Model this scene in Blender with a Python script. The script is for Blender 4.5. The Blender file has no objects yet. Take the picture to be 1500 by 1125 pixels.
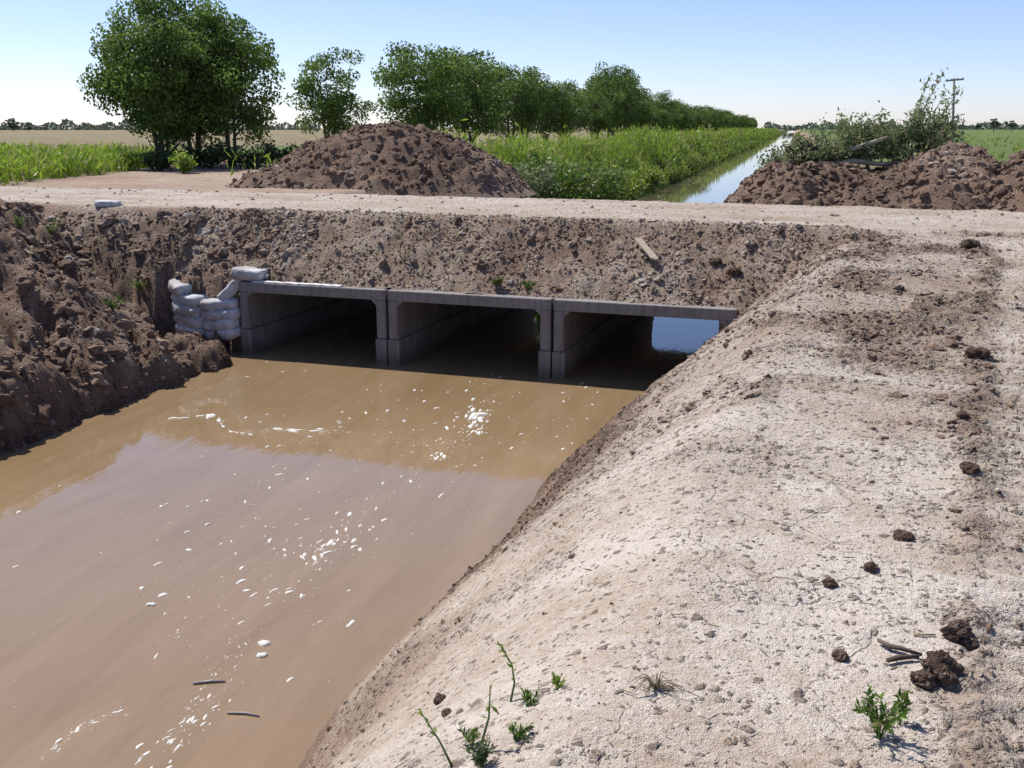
import bpy, math, random
import numpy as np
from mathutils import Vector, Matrix

scene = bpy.context.scene
COL = scene.collection
R = math.radians

# ------------------------------------------------------------------ camera, sky, sun, exposure
YAW, PITCH, EYE, FPX = 15.5, 14.5, 3.2, 1450.0      # photo is 1500 px wide
cam_d = bpy.data.cameras.new('camera')
cam_d.sensor_fit = 'HORIZONTAL'; cam_d.sensor_width = 36.0; cam_d.lens = 36.0 * FPX / 1500.0
cam_d.clip_start = 0.05; cam_d.clip_end = 8000
cam = bpy.data.objects.new('camera', cam_d); COL.objects.link(cam)
cam.location = (0, 0, EYE); cam.rotation_euler = (R(90 - PITCH), 0, R(YAW))
scene.camera = cam

SUN_EL, SUN_AZ = 57.0, -63.0                         # azimuth clockwise from +Y (canal axis)
world = bpy.data.worlds.new('World'); scene.world = world; world.use_nodes = True
wt = world.node_tree
for n in list(wt.nodes): wt.nodes.remove(n)
sky = wt.nodes.new('ShaderNodeTexSky'); sky.sky_type = 'NISHITA'; sky.sun_disc = False
sky.sun_elevation = R(SUN_EL); sky.sun_rotation = R(SUN_AZ)
sky.air_density = 0.8; sky.dust_density = 0.6; sky.ozone_density = 4.0; sky.altitude = 800
bg = wt.nodes.new('ShaderNodeBackground'); bg.inputs['Strength'].default_value = 0.094
wo = wt.nodes.new('ShaderNodeOutputWorld')
wb = wt.nodes.new('ShaderNodeMix'); wb.data_type = 'RGBA'; wb.blend_type = 'MULTIPLY'; wb.inputs[0].default_value = 1.0
wb.inputs[7].default_value = (1.14, 1.03, 1.09, 1)        # cool white balance of the photograph
wt.links.new(sky.outputs[0], wb.inputs[6]); wt.links.new(wb.outputs[2], bg.inputs['Color']); wt.links.new(bg.outputs[0], wo.inputs['Surface'])

sd = bpy.data.lights.new('sun', 'SUN'); sd.energy = 3.9; sd.angle = R(0.55); sd.color = (1.0, 0.955, 0.89)
sun = bpy.data.objects.new('sun', sd); COL.objects.link(sun)
sv = Vector((math.sin(R(SUN_AZ)) * math.cos(R(SUN_EL)), math.cos(R(SUN_AZ)) * math.cos(R(SUN_EL)), math.sin(R(SUN_EL))))
sun.rotation_euler = sv.to_track_quat('Z', 'Y').to_euler(); sun.location = sv * 60

scene.view_settings.view_transform = 'Standard'; scene.view_settings.look = 'None'
scene.view_settings.exposure = 0.62; scene.view_settings.gamma = 1.0
scene.view_settings.use_curve_mapping = False
scene.cycles.max_bounces = 7; scene.cycles.diffuse_bounces = 3; scene.cycles.transmission_bounces = 3

# ------------------------------------------------------------------ helpers
cp, sp_ = math.cos(R(PITCH)), math.sin(R(PITCH))
cy, sy = math.cos(R(YAW)), math.sin(R(YAW))
def ray(px, py):
    a = (px - 750) / FPX; v = (py - 562.5) / FPX
    X, Y, Z = a, cp - v * sp_, -sp_ - v * cp
    return X * cy - Y * sy, X * sy + Y * cy, Z
def at(px, py, z):
    """point of the photo's ray at height z"""
    dx, dy, dz = ray(px, py); t = (z - EYE) / dz
    return Vector((dx * t, dy * t, z))
def atd(px, py, D):
    """point of the photo's ray at horizontal distance D"""
    dx, dy, dz = ray(px, py); t = D / math.hypot(dx, dy)
    return Vector((dx * t, dy * t, EYE + dz * t))

def link(name, me, mat=None, parent=None):
    o = bpy.data.objects.new(name, me); COL.objects.link(o)
    if mat is not None and me is not None and len(me.materials) == 0: me.materials.append(mat)
    if parent is not None: o.parent = parent
    return o
def tag(o, label=None, cat=None, group=None, kind=None):
    if label: o['label'] = label
    if cat: o['category'] = cat
    if group: o['group'] = group
    if kind: o['kind'] = kind
    return o
def empty(name, loc=(0, 0, 0), rz=0.0):
    o = bpy.data.objects.new(name, None); COL.objects.link(o); o.location = loc; o.rotation_euler.z = rz
    o.empty_display_size = 0.2
    return o
def bulk(name, V, F, smooth=False, attrs=None):
    """fast mesh from numpy: V (n,3), F (m,3 or 4)"""
    V = np.asarray(V, dtype=np.float32); F = np.asarray(F, dtype=np.int32)
    me = bpy.data.meshes.new(name)
    me.vertices.add(len(V)); me.vertices.foreach_set('co', V.ravel())
    k = F.shape[1]
    me.loops.add(F.size); me.loops.foreach_set('vertex_index', F.ravel())
    me.polygons.add(len(F))
    me.polygons.foreach_set('loop_start', np.arange(0, F.size, k, dtype=np.int32))
    me.polygons.foreach_set('use_smooth', np.full(len(F), smooth, dtype=bool))
    me.update(calc_edges=True)
    if attrs:
        for an, data in attrs.items():
            a = me.attributes.new(an, 'FLOAT_COLOR', 'POINT')
            a.data.foreach_set('color', np.asarray(data, dtype=np.float32).ravel())
    return me
def pymesh(name, V, F, smooth=False):
    me = bpy.data.meshes.new(name); me.from_pydata([tuple(v) for v in V], [], [tuple(f) for f in F]); me.update()
    if smooth:
        me.polygons.foreach_set('use_smooth', np.ones(len(me.polygons), dtype=bool))
    return me

# -------- numpy noise
def _h(ix, iy, seed):
    n = (ix.astype(np.int64) * 374761393 + iy.astype(np.int64) * 668265263 + seed * 1442695041) & 0xFFFFFFFF
    n = ((n ^ (n >> 13)) * 1274126177) & 0xFFFFFFFF
    n = ((n ^ (n >> 16)) * 2246822519) & 0xFFFFFFFF
    return ((n ^ (n >> 15)) & 0xFFFFFF) / float(0xFFFFFF)
def vnoise(x, y, seed=0):
    ix = np.floor(x); iy = np.floor(y); fx = x - ix; fy = y - iy
    u = fx * fx * fx * (fx * (fx * 6 - 15) + 10); v = fy * fy * fy * (fy * (fy * 6 - 15) + 10)
    a = _h(ix, iy, seed); b = _h(ix + 1, iy, seed); c = _h(ix, iy + 1, seed); d = _h(ix + 1, iy + 1, seed)
    return ((a + (b - a) * u) * (1 - v) + (c + (d - c) * u) * v) * 2 - 1
def fbm(x, y, scale, octv=4, seed=0, gain=0.5):
    s = 0; a = 1.0; t = 0; f = 1.0 / scale
    for i in range(octv):
        s = s + a * vnoise(x * f + 17.3 * i, y * f - 9.1 * i, seed + i); t += a; a *= gain; f *= 2.03
    return s / t
def lumps(x, y, cell, seed=0, fill=0.62):
    """cellular clods: dome height 0..1"""
    X = x / cell; Y = y / cell; ix = np.floor(X); iy = np.floor(Y)
    out = np.zeros_like(X)
    for dx in (-1, 0, 1):
        for dy in (-1, 0, 1):
            cx = ix + dx; cyy = iy + dy
            px = cx + _h(cx, cyy, seed); py = cyy + _h(cx, cyy, seed + 7)
            r = fill * (0.35 + 0.9 * _h(cx, cyy, seed + 13))
            asp = 0.6 + 0.8 * _h(cx, cyy, seed + 19)
            d2 = (((X - px) * asp) ** 2 + ((Y - py) / asp) ** 2) / (r * r)
            out = np.maximum(out, np.sqrt(np.clip(1 - d2, 0, 1)) * r / fill)
    return out
def sstep(a, b, x):
    t = np.clip((x - a) / (b - a), 0, 1); return t * t * (3 - 2 * t)

# -------- mesh accumulators
class MB:
    def __init__(self): self.V = []; self.F = []
    def add(self, V, F):
        n = len(self.V); self.V += [tuple(v) for v in V]; self.F += [tuple(i + n for i in f) for f in F]; return self
    def box(self, x0, x1, y0, y1, z0, z1):
        return self.add([(x0, y0, z0), (x1, y0, z0), (x1, y1, z0), (x0, y1, z0), (x0, y0, z1), (x1, y0, z1), (x1, y1, z1), (x0, y1, z1)],
                        [(0, 3, 2, 1), (4, 5, 6, 7), (0, 1, 5, 4), (1, 2, 6, 5), (2, 3, 7, 6), (3, 0, 4, 7)])
    def tube(self, pts, rad, sides=6, caps=True):
        pts = [Vector(p) for p in pts]; n = len(pts); V = []; F = []
        for i, p in enumerate(pts):
            d = (pts[min(i + 1, n - 1)] - pts[max(i - 1, 0)])
            d = d.normalized() if d.length > 1e-9 else Vector((0, 0, 1))
            a = d.cross(Vector((0.31, 0.95, 0.07))); a = a.normalized() if a.length > 1e-4 else d.orthogonal().normalized()
            b = d.cross(a); r = rad[i] if hasattr(rad, '__len__') else rad
            for k in range(sides):
                t = 2 * math.pi * k / sides; V.append(p + (a * math.cos(t) + b * math.sin(t)) * r)
        for i in range(n - 1):
            for k in range(sides):
                k2 = (k + 1) % sides; F.append((i * sides + k, i * sides + k2, (i + 1) * sides + k2, (i + 1) * sides + k))
        if caps:
            F.append(tuple(range(sides - 1, -1, -1))); F.append(tuple((n - 1) * sides + k for k in range(sides)))
        return self.add(V, F)
    def build(self, name, mat, parent=None, smooth=False, bevel=0):
        o = link(name, pymesh(name, self.V, self.F, smooth), mat, parent)
        if bevel:
            m = o.modifiers.new('bevel', 'BEVEL'); m.width = bevel; m.segments = 2; m.limit_method = 'ANGLE'
        return o

rng = np.random.default_rng(11)
def unit(n, r=rng):
    v = r.normal(size=(n, 3)); return v / np.linalg.norm(v, axis=1, keepdims=True)
def kites(C, S, D=None, r=rng, wide=0.55, tint=None):
    """leaf quads with a fold: returns V,F,tint"""
    n = len(C); D = unit(n, r) if D is None else D
    W = np.cross(D, unit(n, r)); W /= np.linalg.norm(W, axis=1, keepdims=True) + 1e-9
    S = np.broadcast_to(np.asarray(S, dtype=float), (n,))[:, None]
    V = np.stack([C - D * S * .5, C + W * S * wide * .5 - D * S * .05, C + D * S * .5, C - W * S * wide * .5 - D * S * .05], axis=1).reshape(-1, 3)
    F = np.arange(4 * n).reshape(n, 4)
    t = r.random(n) if tint is None else tint
    T = np.repeat(np.stack([t, r.random(n), r.random(n), np.ones(n)], axis=1), 4, axis=0)
    return V, F, T
def blades(B, H, lean, width, r=rng, tint=None):
    """bent grass blades, two quads each"""
    n = len(B); H = np.broadcast_to(H, (n,))[:, None]
    a = r.random(n) * 2 * np.pi; d = np.stack([np.cos(a), np.sin(a), np.zeros(n)], 1)
    w = np.stack([-np.sin(a + r.normal(0, .6, n)), np.cos(a), np.zeros(n)], 1) * np.broadcast_to(width, (n,))[:, None] * .5
    L = (np.broadcast_to(lean, (n,)) * r.random(n))[:, None]
    up = np.array([0, 0, 1.0])
    m = B + d * H * L * .35 + up * H * .6; t = B + d * H * L + up * H * (1 - .35 * L)
    V = np.stack([B - w, B + w, m + w * .8, m - w * .8, t + w * .12, t - w * .12], 1).reshape(-1, 3)
    i = np.arange(n)[:, None] * 6
    F = np.concatenate([i + np.array([0, 1, 2, 3]), i + np.array([3, 2, 4, 5])], 0)
    tt = r.random(n) if tint is None else tint
    T = np.repeat(np.stack([tt, r.random(n), r.random(n), np.ones(n)], 1), 6, axis=0)
    return V, F, T
def merge(*parts):
    Vs, Fs, Ts = [], [], []; k = 0
    for V, F, T in parts:
        Vs.append(V); Fs.append(F + k); Ts.append(T); k += len(V)
    return np.concatenate(Vs), np.concatenate(Fs), np.concatenate(Ts)
def leafobj(name, parts, mat, parent=None):
    V, F, T = merge(*parts)
    return link(name, bulk(name, V, F, False, {'tint': T}), mat, parent)

ICO_V = []; ICO_F = []
def _ico():
    t = (1 + 5 ** .5) / 2
    v = np.array([(-1, t, 0), (1, t, 0), (-1, -t, 0), (1, -t, 0), (0, -1, t), (0, 1, t), (0, -1, -t), (0, 1, -t), (t, 0, -1), (t, 0, 1), (-t, 0, -1), (-t, 0, 1)], float)
    v /= np.linalg.norm(v[0])
    f = [(0, 11, 5), (0, 5, 1), (0, 1, 7), (0, 7, 10), (0, 10, 11), (1, 5, 9), (5, 11, 4), (11, 10, 2), (10, 7, 6), (7, 1, 8), (3, 9, 4), (3, 4, 2), (3, 2, 6), (3, 6, 8), (3, 8, 9), (4, 9, 5), (2, 4, 11), (6, 2, 10), (8, 6, 7), (9, 8, 1)]
    return v, np.array(f)
def ico(sub):
    v, f = _ico()
    for _ in range(sub):
        v = list(map(tuple, v)); cache = {}; nf = []
        def mid(a, b):
            k = (min(a, b), max(a, b))
            if k not in cache:
                m = np.array(v[a]) + np.array(v[b]); m /= np.linalg.norm(m); v.append(tuple(m)); cache[k] = len(v) - 1
            return cache[k]
        for a, b, c in f:
            x, y, z = mid(a, b), mid(b, c), mid(c, a); nf += [(a, x, z), (b, y, x), (c, z, y), (x, y, z)]
        v = np.array(v); f = np.array(nf)
    return v, f
I0, I1, I2, I3 = ico(0), ico(1), ico(2), ico(3)
def clod_field(P, S, tone, base=I0, r=rng):
    """many lumps in one mesh: P (n,3), S sizes, tone (n,4) soil attribute"""
    bv, bf = base; n = len(P); m = len(bv)
    jit = 1 + r.normal(0, .26, size=(n, m, 1)); sc = r.uniform(.6, 1.3, size=(n, 1, 3)); sc[:, :, 2] *= .62
    V = bv[None] * jit * sc * S[:, None, None] * .5
    a = r.random(n) * 2 * np.pi; c, s = np.cos(a)[:, None], np.sin(a)[:, None]
    b = r.normal(0, .6, n); cb, sb = np.cos(b)[:, None], np.sin(b)[:, None]
    x, y, z = V[..., 0], V[..., 1], V[..., 2]
    y, z = y * cb - z * sb, y * sb + z * cb
    x, y = x * c - y * s, x * s + y * c
    V = np.stack([x, y, z], -1) + P[:, None, :]
    F = (bf[None] + (np.arange(n) * m)[:, None, None]).reshape(-1, 3)
    return V.reshape(-1, 3), F, np.repeat(tone, m, axis=0)

# ------------------------------------------------------------------ materials
def newmat(name):
    m = bpy.data.materials.new(name); m.use_nodes = True; nt = m.node_tree
    b = nt.nodes['Principled BSDF']; return m, nt, b
def noise(nt, scale, detail=4, rough=.55, vec=None, dist=0):
    n = nt.nodes.new('ShaderNodeTexNoise'); n.inputs['Scale'].default_value = scale
    n.inputs['Detail'].default_value = detail; n.inputs['Roughness'].default_value = rough
    n.inputs['Distortion'].default_value = dist
    if vec is not None: nt.links.new(vec, n.inputs['Vector'])
    return n.outputs['Fac']
def ramp(nt, fac, stops):
    n = nt.nodes.new('ShaderNodeValToRGB'); e = n.color_ramp.elements
    while len(e) < len(stops): e.new(0.5)
    for i, (p, c) in enumerate(stops):
        e[i].position = p; e[i].color = (c[0], c[1], c[2], 1) if hasattr(c, '__len__') else (c, c, c, 1)
    nt.links.new(fac, n.inputs['Fac']); return n.outputs['Color']
def mixc(nt, fac, a, b, mode='MIX'):
    n = nt.nodes.new('ShaderNodeMix'); n.data_type = 'RGBA'; n.blend_type = mode
    for s, v in ((n.inputs[0], fac), (n.inputs[6], a), (n.inputs[7], b)):
        if hasattr(v, 'links') or hasattr(v, 'is_linked'): nt.links.new(v, s)
        elif hasattr(v, '__len__'): s.default_value = (v[0], v[1], v[2], 1)
        else: s.default_value = v
    return n.outputs[2]
def math_(nt, op, a, b=0.0, clamp=False):
    n = nt.nodes.new('ShaderNodeMath'); n.operation = op; n.use_clamp = clamp
    for s, v in ((n.inputs[0], a), (n.inputs[1], b)):
        if hasattr(v, 'is_linked'): nt.links.new(v, s)
        else: s.default_value = v
    return n.outputs[0]
def bump(nt, b, h, strength=.5, dist=.01, prev=None):
    n = nt.nodes.new('ShaderNodeBump'); n.inputs['Strength'].default_value = strength; n.inputs['Distance'].default_value = dist
    nt.links.new(h, n.inputs['Height'])
    if prev is not None: nt.links.new(prev, n.inputs['Normal'])
    if b is not None: nt.links.new(n.outputs[0], b.inputs['Normal'])
    return n.outputs[0]
def geo(nt): return nt.nodes.new('ShaderNodeNewGeometry').outputs['Position']
def objc(nt): return nt.nodes.new('ShaderNodeTexCoord').outputs['Object']
def attr(nt, name):
    a = nt.nodes.new('ShaderNodeAttribute'); a.attribute_name = name
    s = nt.nodes.new('ShaderNodeSeparateColor'); nt.links.new(a.outputs['Color'], s.inputs[0]); return s.outputs, a.outputs['Alpha']

def soil_material():
    """soil attribute: R dryness, G dark clod amount, B drying cracks, A green cover"""
    m, nt, b = newmat('soil'); P = geo(nt); (dry, dark, crack), green = attr(nt, 'soil')
    n1 = noise(nt, 1.3, 4, .6, P); n2 = noise(nt, 9, 4, .6, P); n3 = noise(nt, 55, 3, .65, P); n4 = noise(nt, 220, 2, .6, P)
    w = math_(nt, 'ADD', dry, math_(nt, 'MULTIPLY', math_(nt, 'SUBTRACT', n1, .5), .35))
    w = math_(nt, 'ADD', w, math_(nt, 'MULTIPLY', math_(nt, 'SUBTRACT', n2, .5), .55))
    w = math_(nt, 'ADD', w, math_(nt, 'MULTIPLY', math_(nt, 'SUBTRACT', n3, .5), .42), True)
    c = ramp(nt, w, [(0.0, (.076, .047, .035)), (.25, (.175, .112, .081)), (.5, (.305, .206, .147)), (.75, (.47, .378, .295)), (1.0, (.65, .58, .50))])
    dk = math_(nt, 'MULTIPLY', dark, ramp(nt, math_(nt, 'ADD', math_(nt, 'MULTIPLY', n3, .6), math_(nt, 'MULTIPLY', n2, .4)), [(.36, 0.0), (.6, 1.0)]))
    c = mixc(nt, math_(nt, 'MULTIPLY', dk, .85), c, (.10, .072, .058))
    gv = nt.nodes.new('ShaderNodeVectorMath'); gv.operation = 'ADD'; gn = nt.nodes.new('ShaderNodeTexNoise'); gn.inputs['Scale'].default_value = 30; gn.inputs['Detail'].default_value = 3
    gs = nt.nodes.new('ShaderNodeVectorMath'); gs.operation = 'SCALE'; gs.inputs['Scale'].default_value = .05; nt.links.new(P, gn.inputs['Vector']); nt.links.new(gn.outputs['Color'], gs.inputs[0])
    nt.links.new(P, gv.inputs[0]); nt.links.new(gs.outputs[0], gv.inputs[1])
    cells = []
    for sc_ in (21, 37, 70):
        vv = nt.nodes.new('ShaderNodeTexVoronoi'); vv.inputs['Scale'].default_value = sc_; nt.links.new(gv.outputs[0], vv.inputs['Vector'])
        sp3 = nt.nodes.new('ShaderNodeSeparateColor'); nt.links.new(vv.outputs['Color'], sp3.inputs[0]); cells.append((vv.outputs['Distance'], sp3.outputs[0], sp3.outputs[1]))
    pm = math_(nt, 'MULTIPLY', math_(nt, 'ADD', .10, math_(nt, 'MULTIPLY', dark, 1.1)), ramp(nt, n2, [(.36, .2), (.58, 1.0)]), True)
    crumbh = None
    for (dst, ra, rb_), amt in zip(cells, (.55, .75, .8)):
        pick = math_(nt, 'GREATER_THAN', math_(nt, 'MULTIPLY', pm, amt), ra)            # which cells carry a moist crumb
        body = math_(nt, 'MULTIPLY', pick, ramp(nt, dst, [(.30, 1.0), (.52, 0.0)]))
        c = mixc(nt, math_(nt, 'MULTIPLY', body, .8), c, mixc(nt, rb_, (.10, .073, .056), (.33, .255, .19)))
        crumbh = body if crumbh is None else math_(nt, 'ADD', crumbh, math_(nt, 'MULTIPLY', body, .7))
    grit = ramp(nt, n4, [(.3, .72), (.7, 1.2)])
    c = mixc(nt, 1.0, c, grit, 'MULTIPLY')
    vo = nt.nodes.new('ShaderNodeTexVoronoi'); vo.feature = 'DISTANCE_TO_EDGE'; vo.inputs['Scale'].default_value = 2.0
    wv = nt.nodes.new('ShaderNodeVectorMath'); wv.operation = 'ADD'; nz = nt.nodes.new('ShaderNodeTexNoise'); nz.inputs['Scale'].default_value = 3.5
    nz.inputs['Detail'].default_value = 5
    nt.links.new(P, nz.inputs['Vector']); nt.links.new(P, wv.inputs[0])
    vs = nt.nodes.new('ShaderNodeVectorMath'); vs.operation = 'SCALE'; vs.inputs['Scale'].default_value = .5
    nt.links.new(nz.outputs['Color'], vs.inputs[0]); nt.links.new(vs.outputs[0], wv.inputs[1]); nt.links.new(wv.outputs[0], vo.inputs['Vector'])
    ck = ramp(nt, vo.outputs['Distance'], [(0.0, 1.0), (.022, 0.0)])
    ck = math_(nt, 'MULTIPLY', ck, math_(nt, 'MULTIPLY', crack, ramp(nt, noise(nt, .9, 2, .5, P), [(.53, 0.0), (.60, 1.0)])))
    c = mixc(nt, math_(nt, 'MULTIPLY', ck, .6), c, (.16, .12, .095))
    gc = ramp(nt, n2, [(.3, (.05, .085, .02)), (.7, (.13, .21, .045))])
    c = mixc(nt, math_(nt, 'MULTIPLY', green, ramp(nt, n1, [(.2, .75), (.6, 1.0)])), c, gc)
    nt.links.new(c, b.inputs['Base Color']); b.inputs['Roughness'].default_value = .95
    b.inputs['Specular IOR Level'].default_value = .15
    h = math_(nt, 'ADD', math_(nt, 'MULTIPLY', n3, 1.0), math_(nt, 'MULTIPLY', n4, .35))
    h = math_(nt, 'SUBTRACT', h, math_(nt, 'MULTIPLY', ck, .8))
    cr = math_(nt, 'SUBTRACT', 1.0, math_(nt, 'ADD', math_(nt, 'MULTIPLY', cells[0][0], .8), math_(nt, 'MULTIPLY', cells[1][0], .4)))
    rough = math_(nt, 'ADD', .12, math_(nt, 'MULTIPLY', dark, 1.6), True)
    rough = math_(nt, 'MULTIPLY', rough, ramp(nt, n2, [(.38, .25), (.6, 1.0)]))
    h = math_(nt, 'ADD', math_(nt, 'MULTIPLY', h, .8), math_(nt, 'MULTIPLY', math_(nt, 'MULTIPLY', cr, rough), 1.2))
    h = math_(nt, 'ADD', h, math_(nt, 'MULTIPLY', crumbh, .8))
    bump(nt, b, h, .85, .028)
    return m
M_SOIL = soil_material()

def water_material(name, base, mix2, rough=.03, rip=.0035):
    m, nt, b = newmat(name); P = geo(nt)
    mp = nt.nodes.new('ShaderNodeMapping'); mp.inputs['Scale'].default_value = (1.0, .28, 1.0); mp.inputs['Rotation'].default_value = (0, 0, R(12)); nt.links.new(P, mp.inputs['Vector'])
    n = noise(nt, 1.6, 5, .62, mp.outputs[0], .6)
    n_ = noise(nt, .35, 3, .5, P, .5)
    f = math_(nt, 'ADD', math_(nt, 'MULTIPLY', n, .6), math_(nt, 'MULTIPLY', n_, .4))
    mp2 = nt.nodes.new('ShaderNodeMapping'); mp2.inputs['Scale'].default_value = (1.0, .10, 1.0); mp2.inputs['Rotation'].default_value = (0, 0, R(9)); nt.links.new(P, mp2.inputs['Vector'])
    n6 = noise(nt, 2.6, 6, .7, mp2.outputs[0], 1.1); f = math_(nt, 'ADD', f, math_(nt, 'MULTIPLY', math_(nt, 'SUBTRACT', n6, .5), .7))
    c = ramp(nt, f, [(.30, base), (.72, mix2)])
    nt.links.new(c, b.inputs['Base Color']); b.inputs['Roughness'].default_value = rough; b.inputs['IOR'].default_value = 1.42
    b.inputs['Specular IOR Level'].default_value = 1.0
    r1 = noise(nt, 3.2, 4, .5, mp.outputs[0], .4); r2 = noise(nt, 16, 3, .5, P)
    h = math_(nt, 'ADD', r1, math_(nt, 'MULTIPLY', r2, .12))
    bump(nt, b, h, 1.0, rip)
    return m
M_WATER = water_material('muddy_water', (.212, .142, .073), (.28, .195, .112))
M_WATER2 = water_material('still_water', (.105, .085, .055), (.13, .11, .075), .02, .0015)

def leaf_material(name, dark, light, trans=.35, dry=None, rough=.5):
    m, nt, b = newmat(name); (t, t2, t3), _ = attr(nt, 'tint')
    c = mixc(nt, t, dark, light)
    if dry is not None: c = mixc(nt, ramp(nt, t2, [(.80, 0.0), (.9, 1.0)]), c, dry)
    nt.links.new(c, b.inputs['Base Color']); b.inputs['Roughness'].default_value = rough; b.inputs['Specular IOR Level'].default_value = .3
    tr = nt.nodes.new('ShaderNodeBsdfTranslucent'); nt.links.new(c, tr.inputs['Color'])
    mx = nt.nodes.new('ShaderNodeMixShader'); mx.inputs[0].default_value = trans
    out = nt.nodes['Material Output']
    nt.links.new(b.outputs[0], mx.inputs[1]); nt.links.new(tr.outputs[0], mx.inputs[2]); nt.links.new(mx.outputs[0], out.inputs['Surface'])
    return m
M_TREE = leaf_material('tree_leaf', (.055, .105, .022), (.19, .285, .06), .45)
M_WEED = leaf_material('weed_leaf', (.12, .20, .02), (.29, .42, .045), .42, (.36, .33, .15))
M_BANKWEED = leaf_material('bank_weed_leaf', (.055, .11, .02), (.16, .28, .035), .35, (.26, .22, .11))
M_BRUSH = leaf_material('wilting_leaf', (.10, .145, .055), (.28, .35, .16), .38, (.24, .2, .12))
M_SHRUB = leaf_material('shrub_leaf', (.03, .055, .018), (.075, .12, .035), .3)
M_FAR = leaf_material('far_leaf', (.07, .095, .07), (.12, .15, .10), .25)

def simple(name, ca, cb, scale=8, rough=.85, bs=.4, bd=.01, detail=5, stretch=None, spec=.3):
    m, nt, b = newmat(name); v = objc(nt)
    if stretch:
        mp = nt.nodes.new('ShaderNodeMapping'); mp.inputs['Scale'].default_value = stretch; nt.links.new(v, mp.inputs['Vector']); v = mp.outputs[0]
    n = noise(nt, scale, detail, .6, v); n2 = noise(nt, scale * 9, 3, .6, v)
    f = math_(nt, 'ADD', math_(nt, 'MULTIPLY', n, .65), math_(nt, 'MULTIPLY', n2, .35))
    nt.links.new(ramp(nt, f, [(.33, ca), (.67, cb)]), b.inputs['Base Color']); b.inputs['Roughness'].default_value = rough
    b.inputs['Specular IOR Level'].default_value = spec
    if bs: bump(nt, b, f, bs, bd)
    return m
M_BARK = simple('bark', (.06, .045, .034), (.15, .12, .09), 6, .9, .7, .02, 5, (1, 1, .2))
M_LOG = simple('grey_log', (.28, .24, .18), (.48, .42, .33), 5, .85, .6, .015)
M_CUT = simple('cut_wood', (.50, .36, .2), (.66, .5, .3), 20, .8, .2, .004)
M_ROOT = simple('root_soil', (.04, .028, .022), (.11, .08, .06), 9, .95, .8, .03)
M_POLE = simple('pole_wood', (.22, .22, .22), (.34, .34, .34), 4, .8, .2, .01)
M_PORC = simple('insulator_glaze', (.25, .22, .2), (.3, .28, .25), 4, .3, 0)
M_FOAM = simple('foam', (.5, .47, .42), (.74, .72, .68), 60, .7, .6, .006)
M_WOODDARK = simple('dark_stick', (.05, .038, .028), (.14, .11, .08), 14, .85, .6, .004)
M_STICK = simple('dry_stick', (.11, .085, .06), (.26, .21, .16), 12, .85, .5, .004)
M_WETSTICK = simple('wet_stick', (.2, .185, .18), (.36, .34, .33), 12, .4, .5, .004)
M_BOARD = simple('pale_board', (.36, .30, .2), (.52, .45, .33), 7, .8, .4, .005, 5, (8, 1, 1))
M_STEM = simple('green_stem', (.07, .13, .03), (.13, .2, .05), 9, .6, .2, .003)
M_DRYSTEM = simple('dry_stem', (.16, .12, .075), (.3, .24, .15), 15, .8, .3, .003)

def concrete():
    m, nt, b = newmat('concrete'); v = objc(nt)
    n = noise(nt, 2.2, 6, .65, v); n2 = noise(nt, 28, 4, .6, v)
    mp = nt.nodes.new('ShaderNodeMapping'); mp.inputs['Scale'].default_value = (7, 7, .5); nt.links.new(v, mp.inputs['Vector'])
    st = noise(nt, 2.0, 4, .6, mp.outputs[0])
    c = ramp(nt, math_(nt, 'ADD', math_(nt, 'MULTIPLY', n, .6), math_(nt, 'MULTIPLY', n2, .4)), [(.3, (.14, .128, .122)), (.7, (.29, .275, .265))])
    c = mixc(nt, ramp(nt, st, [(.48, 0.0), (.66, .7)]), c, (.13, .11, .095))
    P = nt.nodes.new('ShaderNodeSeparateXYZ'); nt.links.new(geo(nt), P.inputs[0])
    wet = math_(nt, 'ADD', P.outputs['Z'], math_(nt, 'MULTIPLY', n, .16))
    c = mixc(nt, ramp(nt, wet, [(.13, .85), (.27, 0.0)]), c, (.13, .10, .075))
    nt.links.new(c, b.inputs['Base Color']); b.inputs['Roughness'].default_value = .88
    bump(nt, b, math_(nt, 'ADD', n2, n), .35, .008); return m
M_CONC = concrete()
def sack_mat():
    m, nt, b = newmat('woven_sack'); v = objc(nt)
    w1 = nt.nodes.new('ShaderNodeTexWave'); w1.bands_direction = 'X'; w1.inputs['Scale'].default_value = 26; nt.links.new(v, w1.inputs['Vector'])
    w2 = nt.nodes.new('ShaderNodeTexWave'); w2.bands_direction = 'Y'; w2.inputs['Scale'].default_value = 26; nt.links.new(v, w2.inputs['Vector'])
    n = noise(nt, 5, 5, .6, v)
    c = ramp(nt, n, [(.3, (.36, .36, .37)), (.62, (.58, .59, .62))])
    n5 = noise(nt, 2.4, 6, .65, geo(nt)); c = mixc(nt, ramp(nt, n5, [(.46, 0.0), (.66, .8)]), c, (.25, .19, .14)); nt.links.new(c, b.inputs['Base Color'])
    b.inputs['Roughness'].default_value = .55; b.inputs['Specular IOR Level'].default_value = .35
    h = math_(nt, 'ADD', math_(nt, 'MULTIPLY', math_(nt, 'ADD', w1.outputs['Fac'], w2.outputs['Fac']), .12), math_(nt, 'MULTIPLY', n, 1.2))
    bump(nt, b, h, .6, .025); return m
M_SACK = sack_mat()

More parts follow.
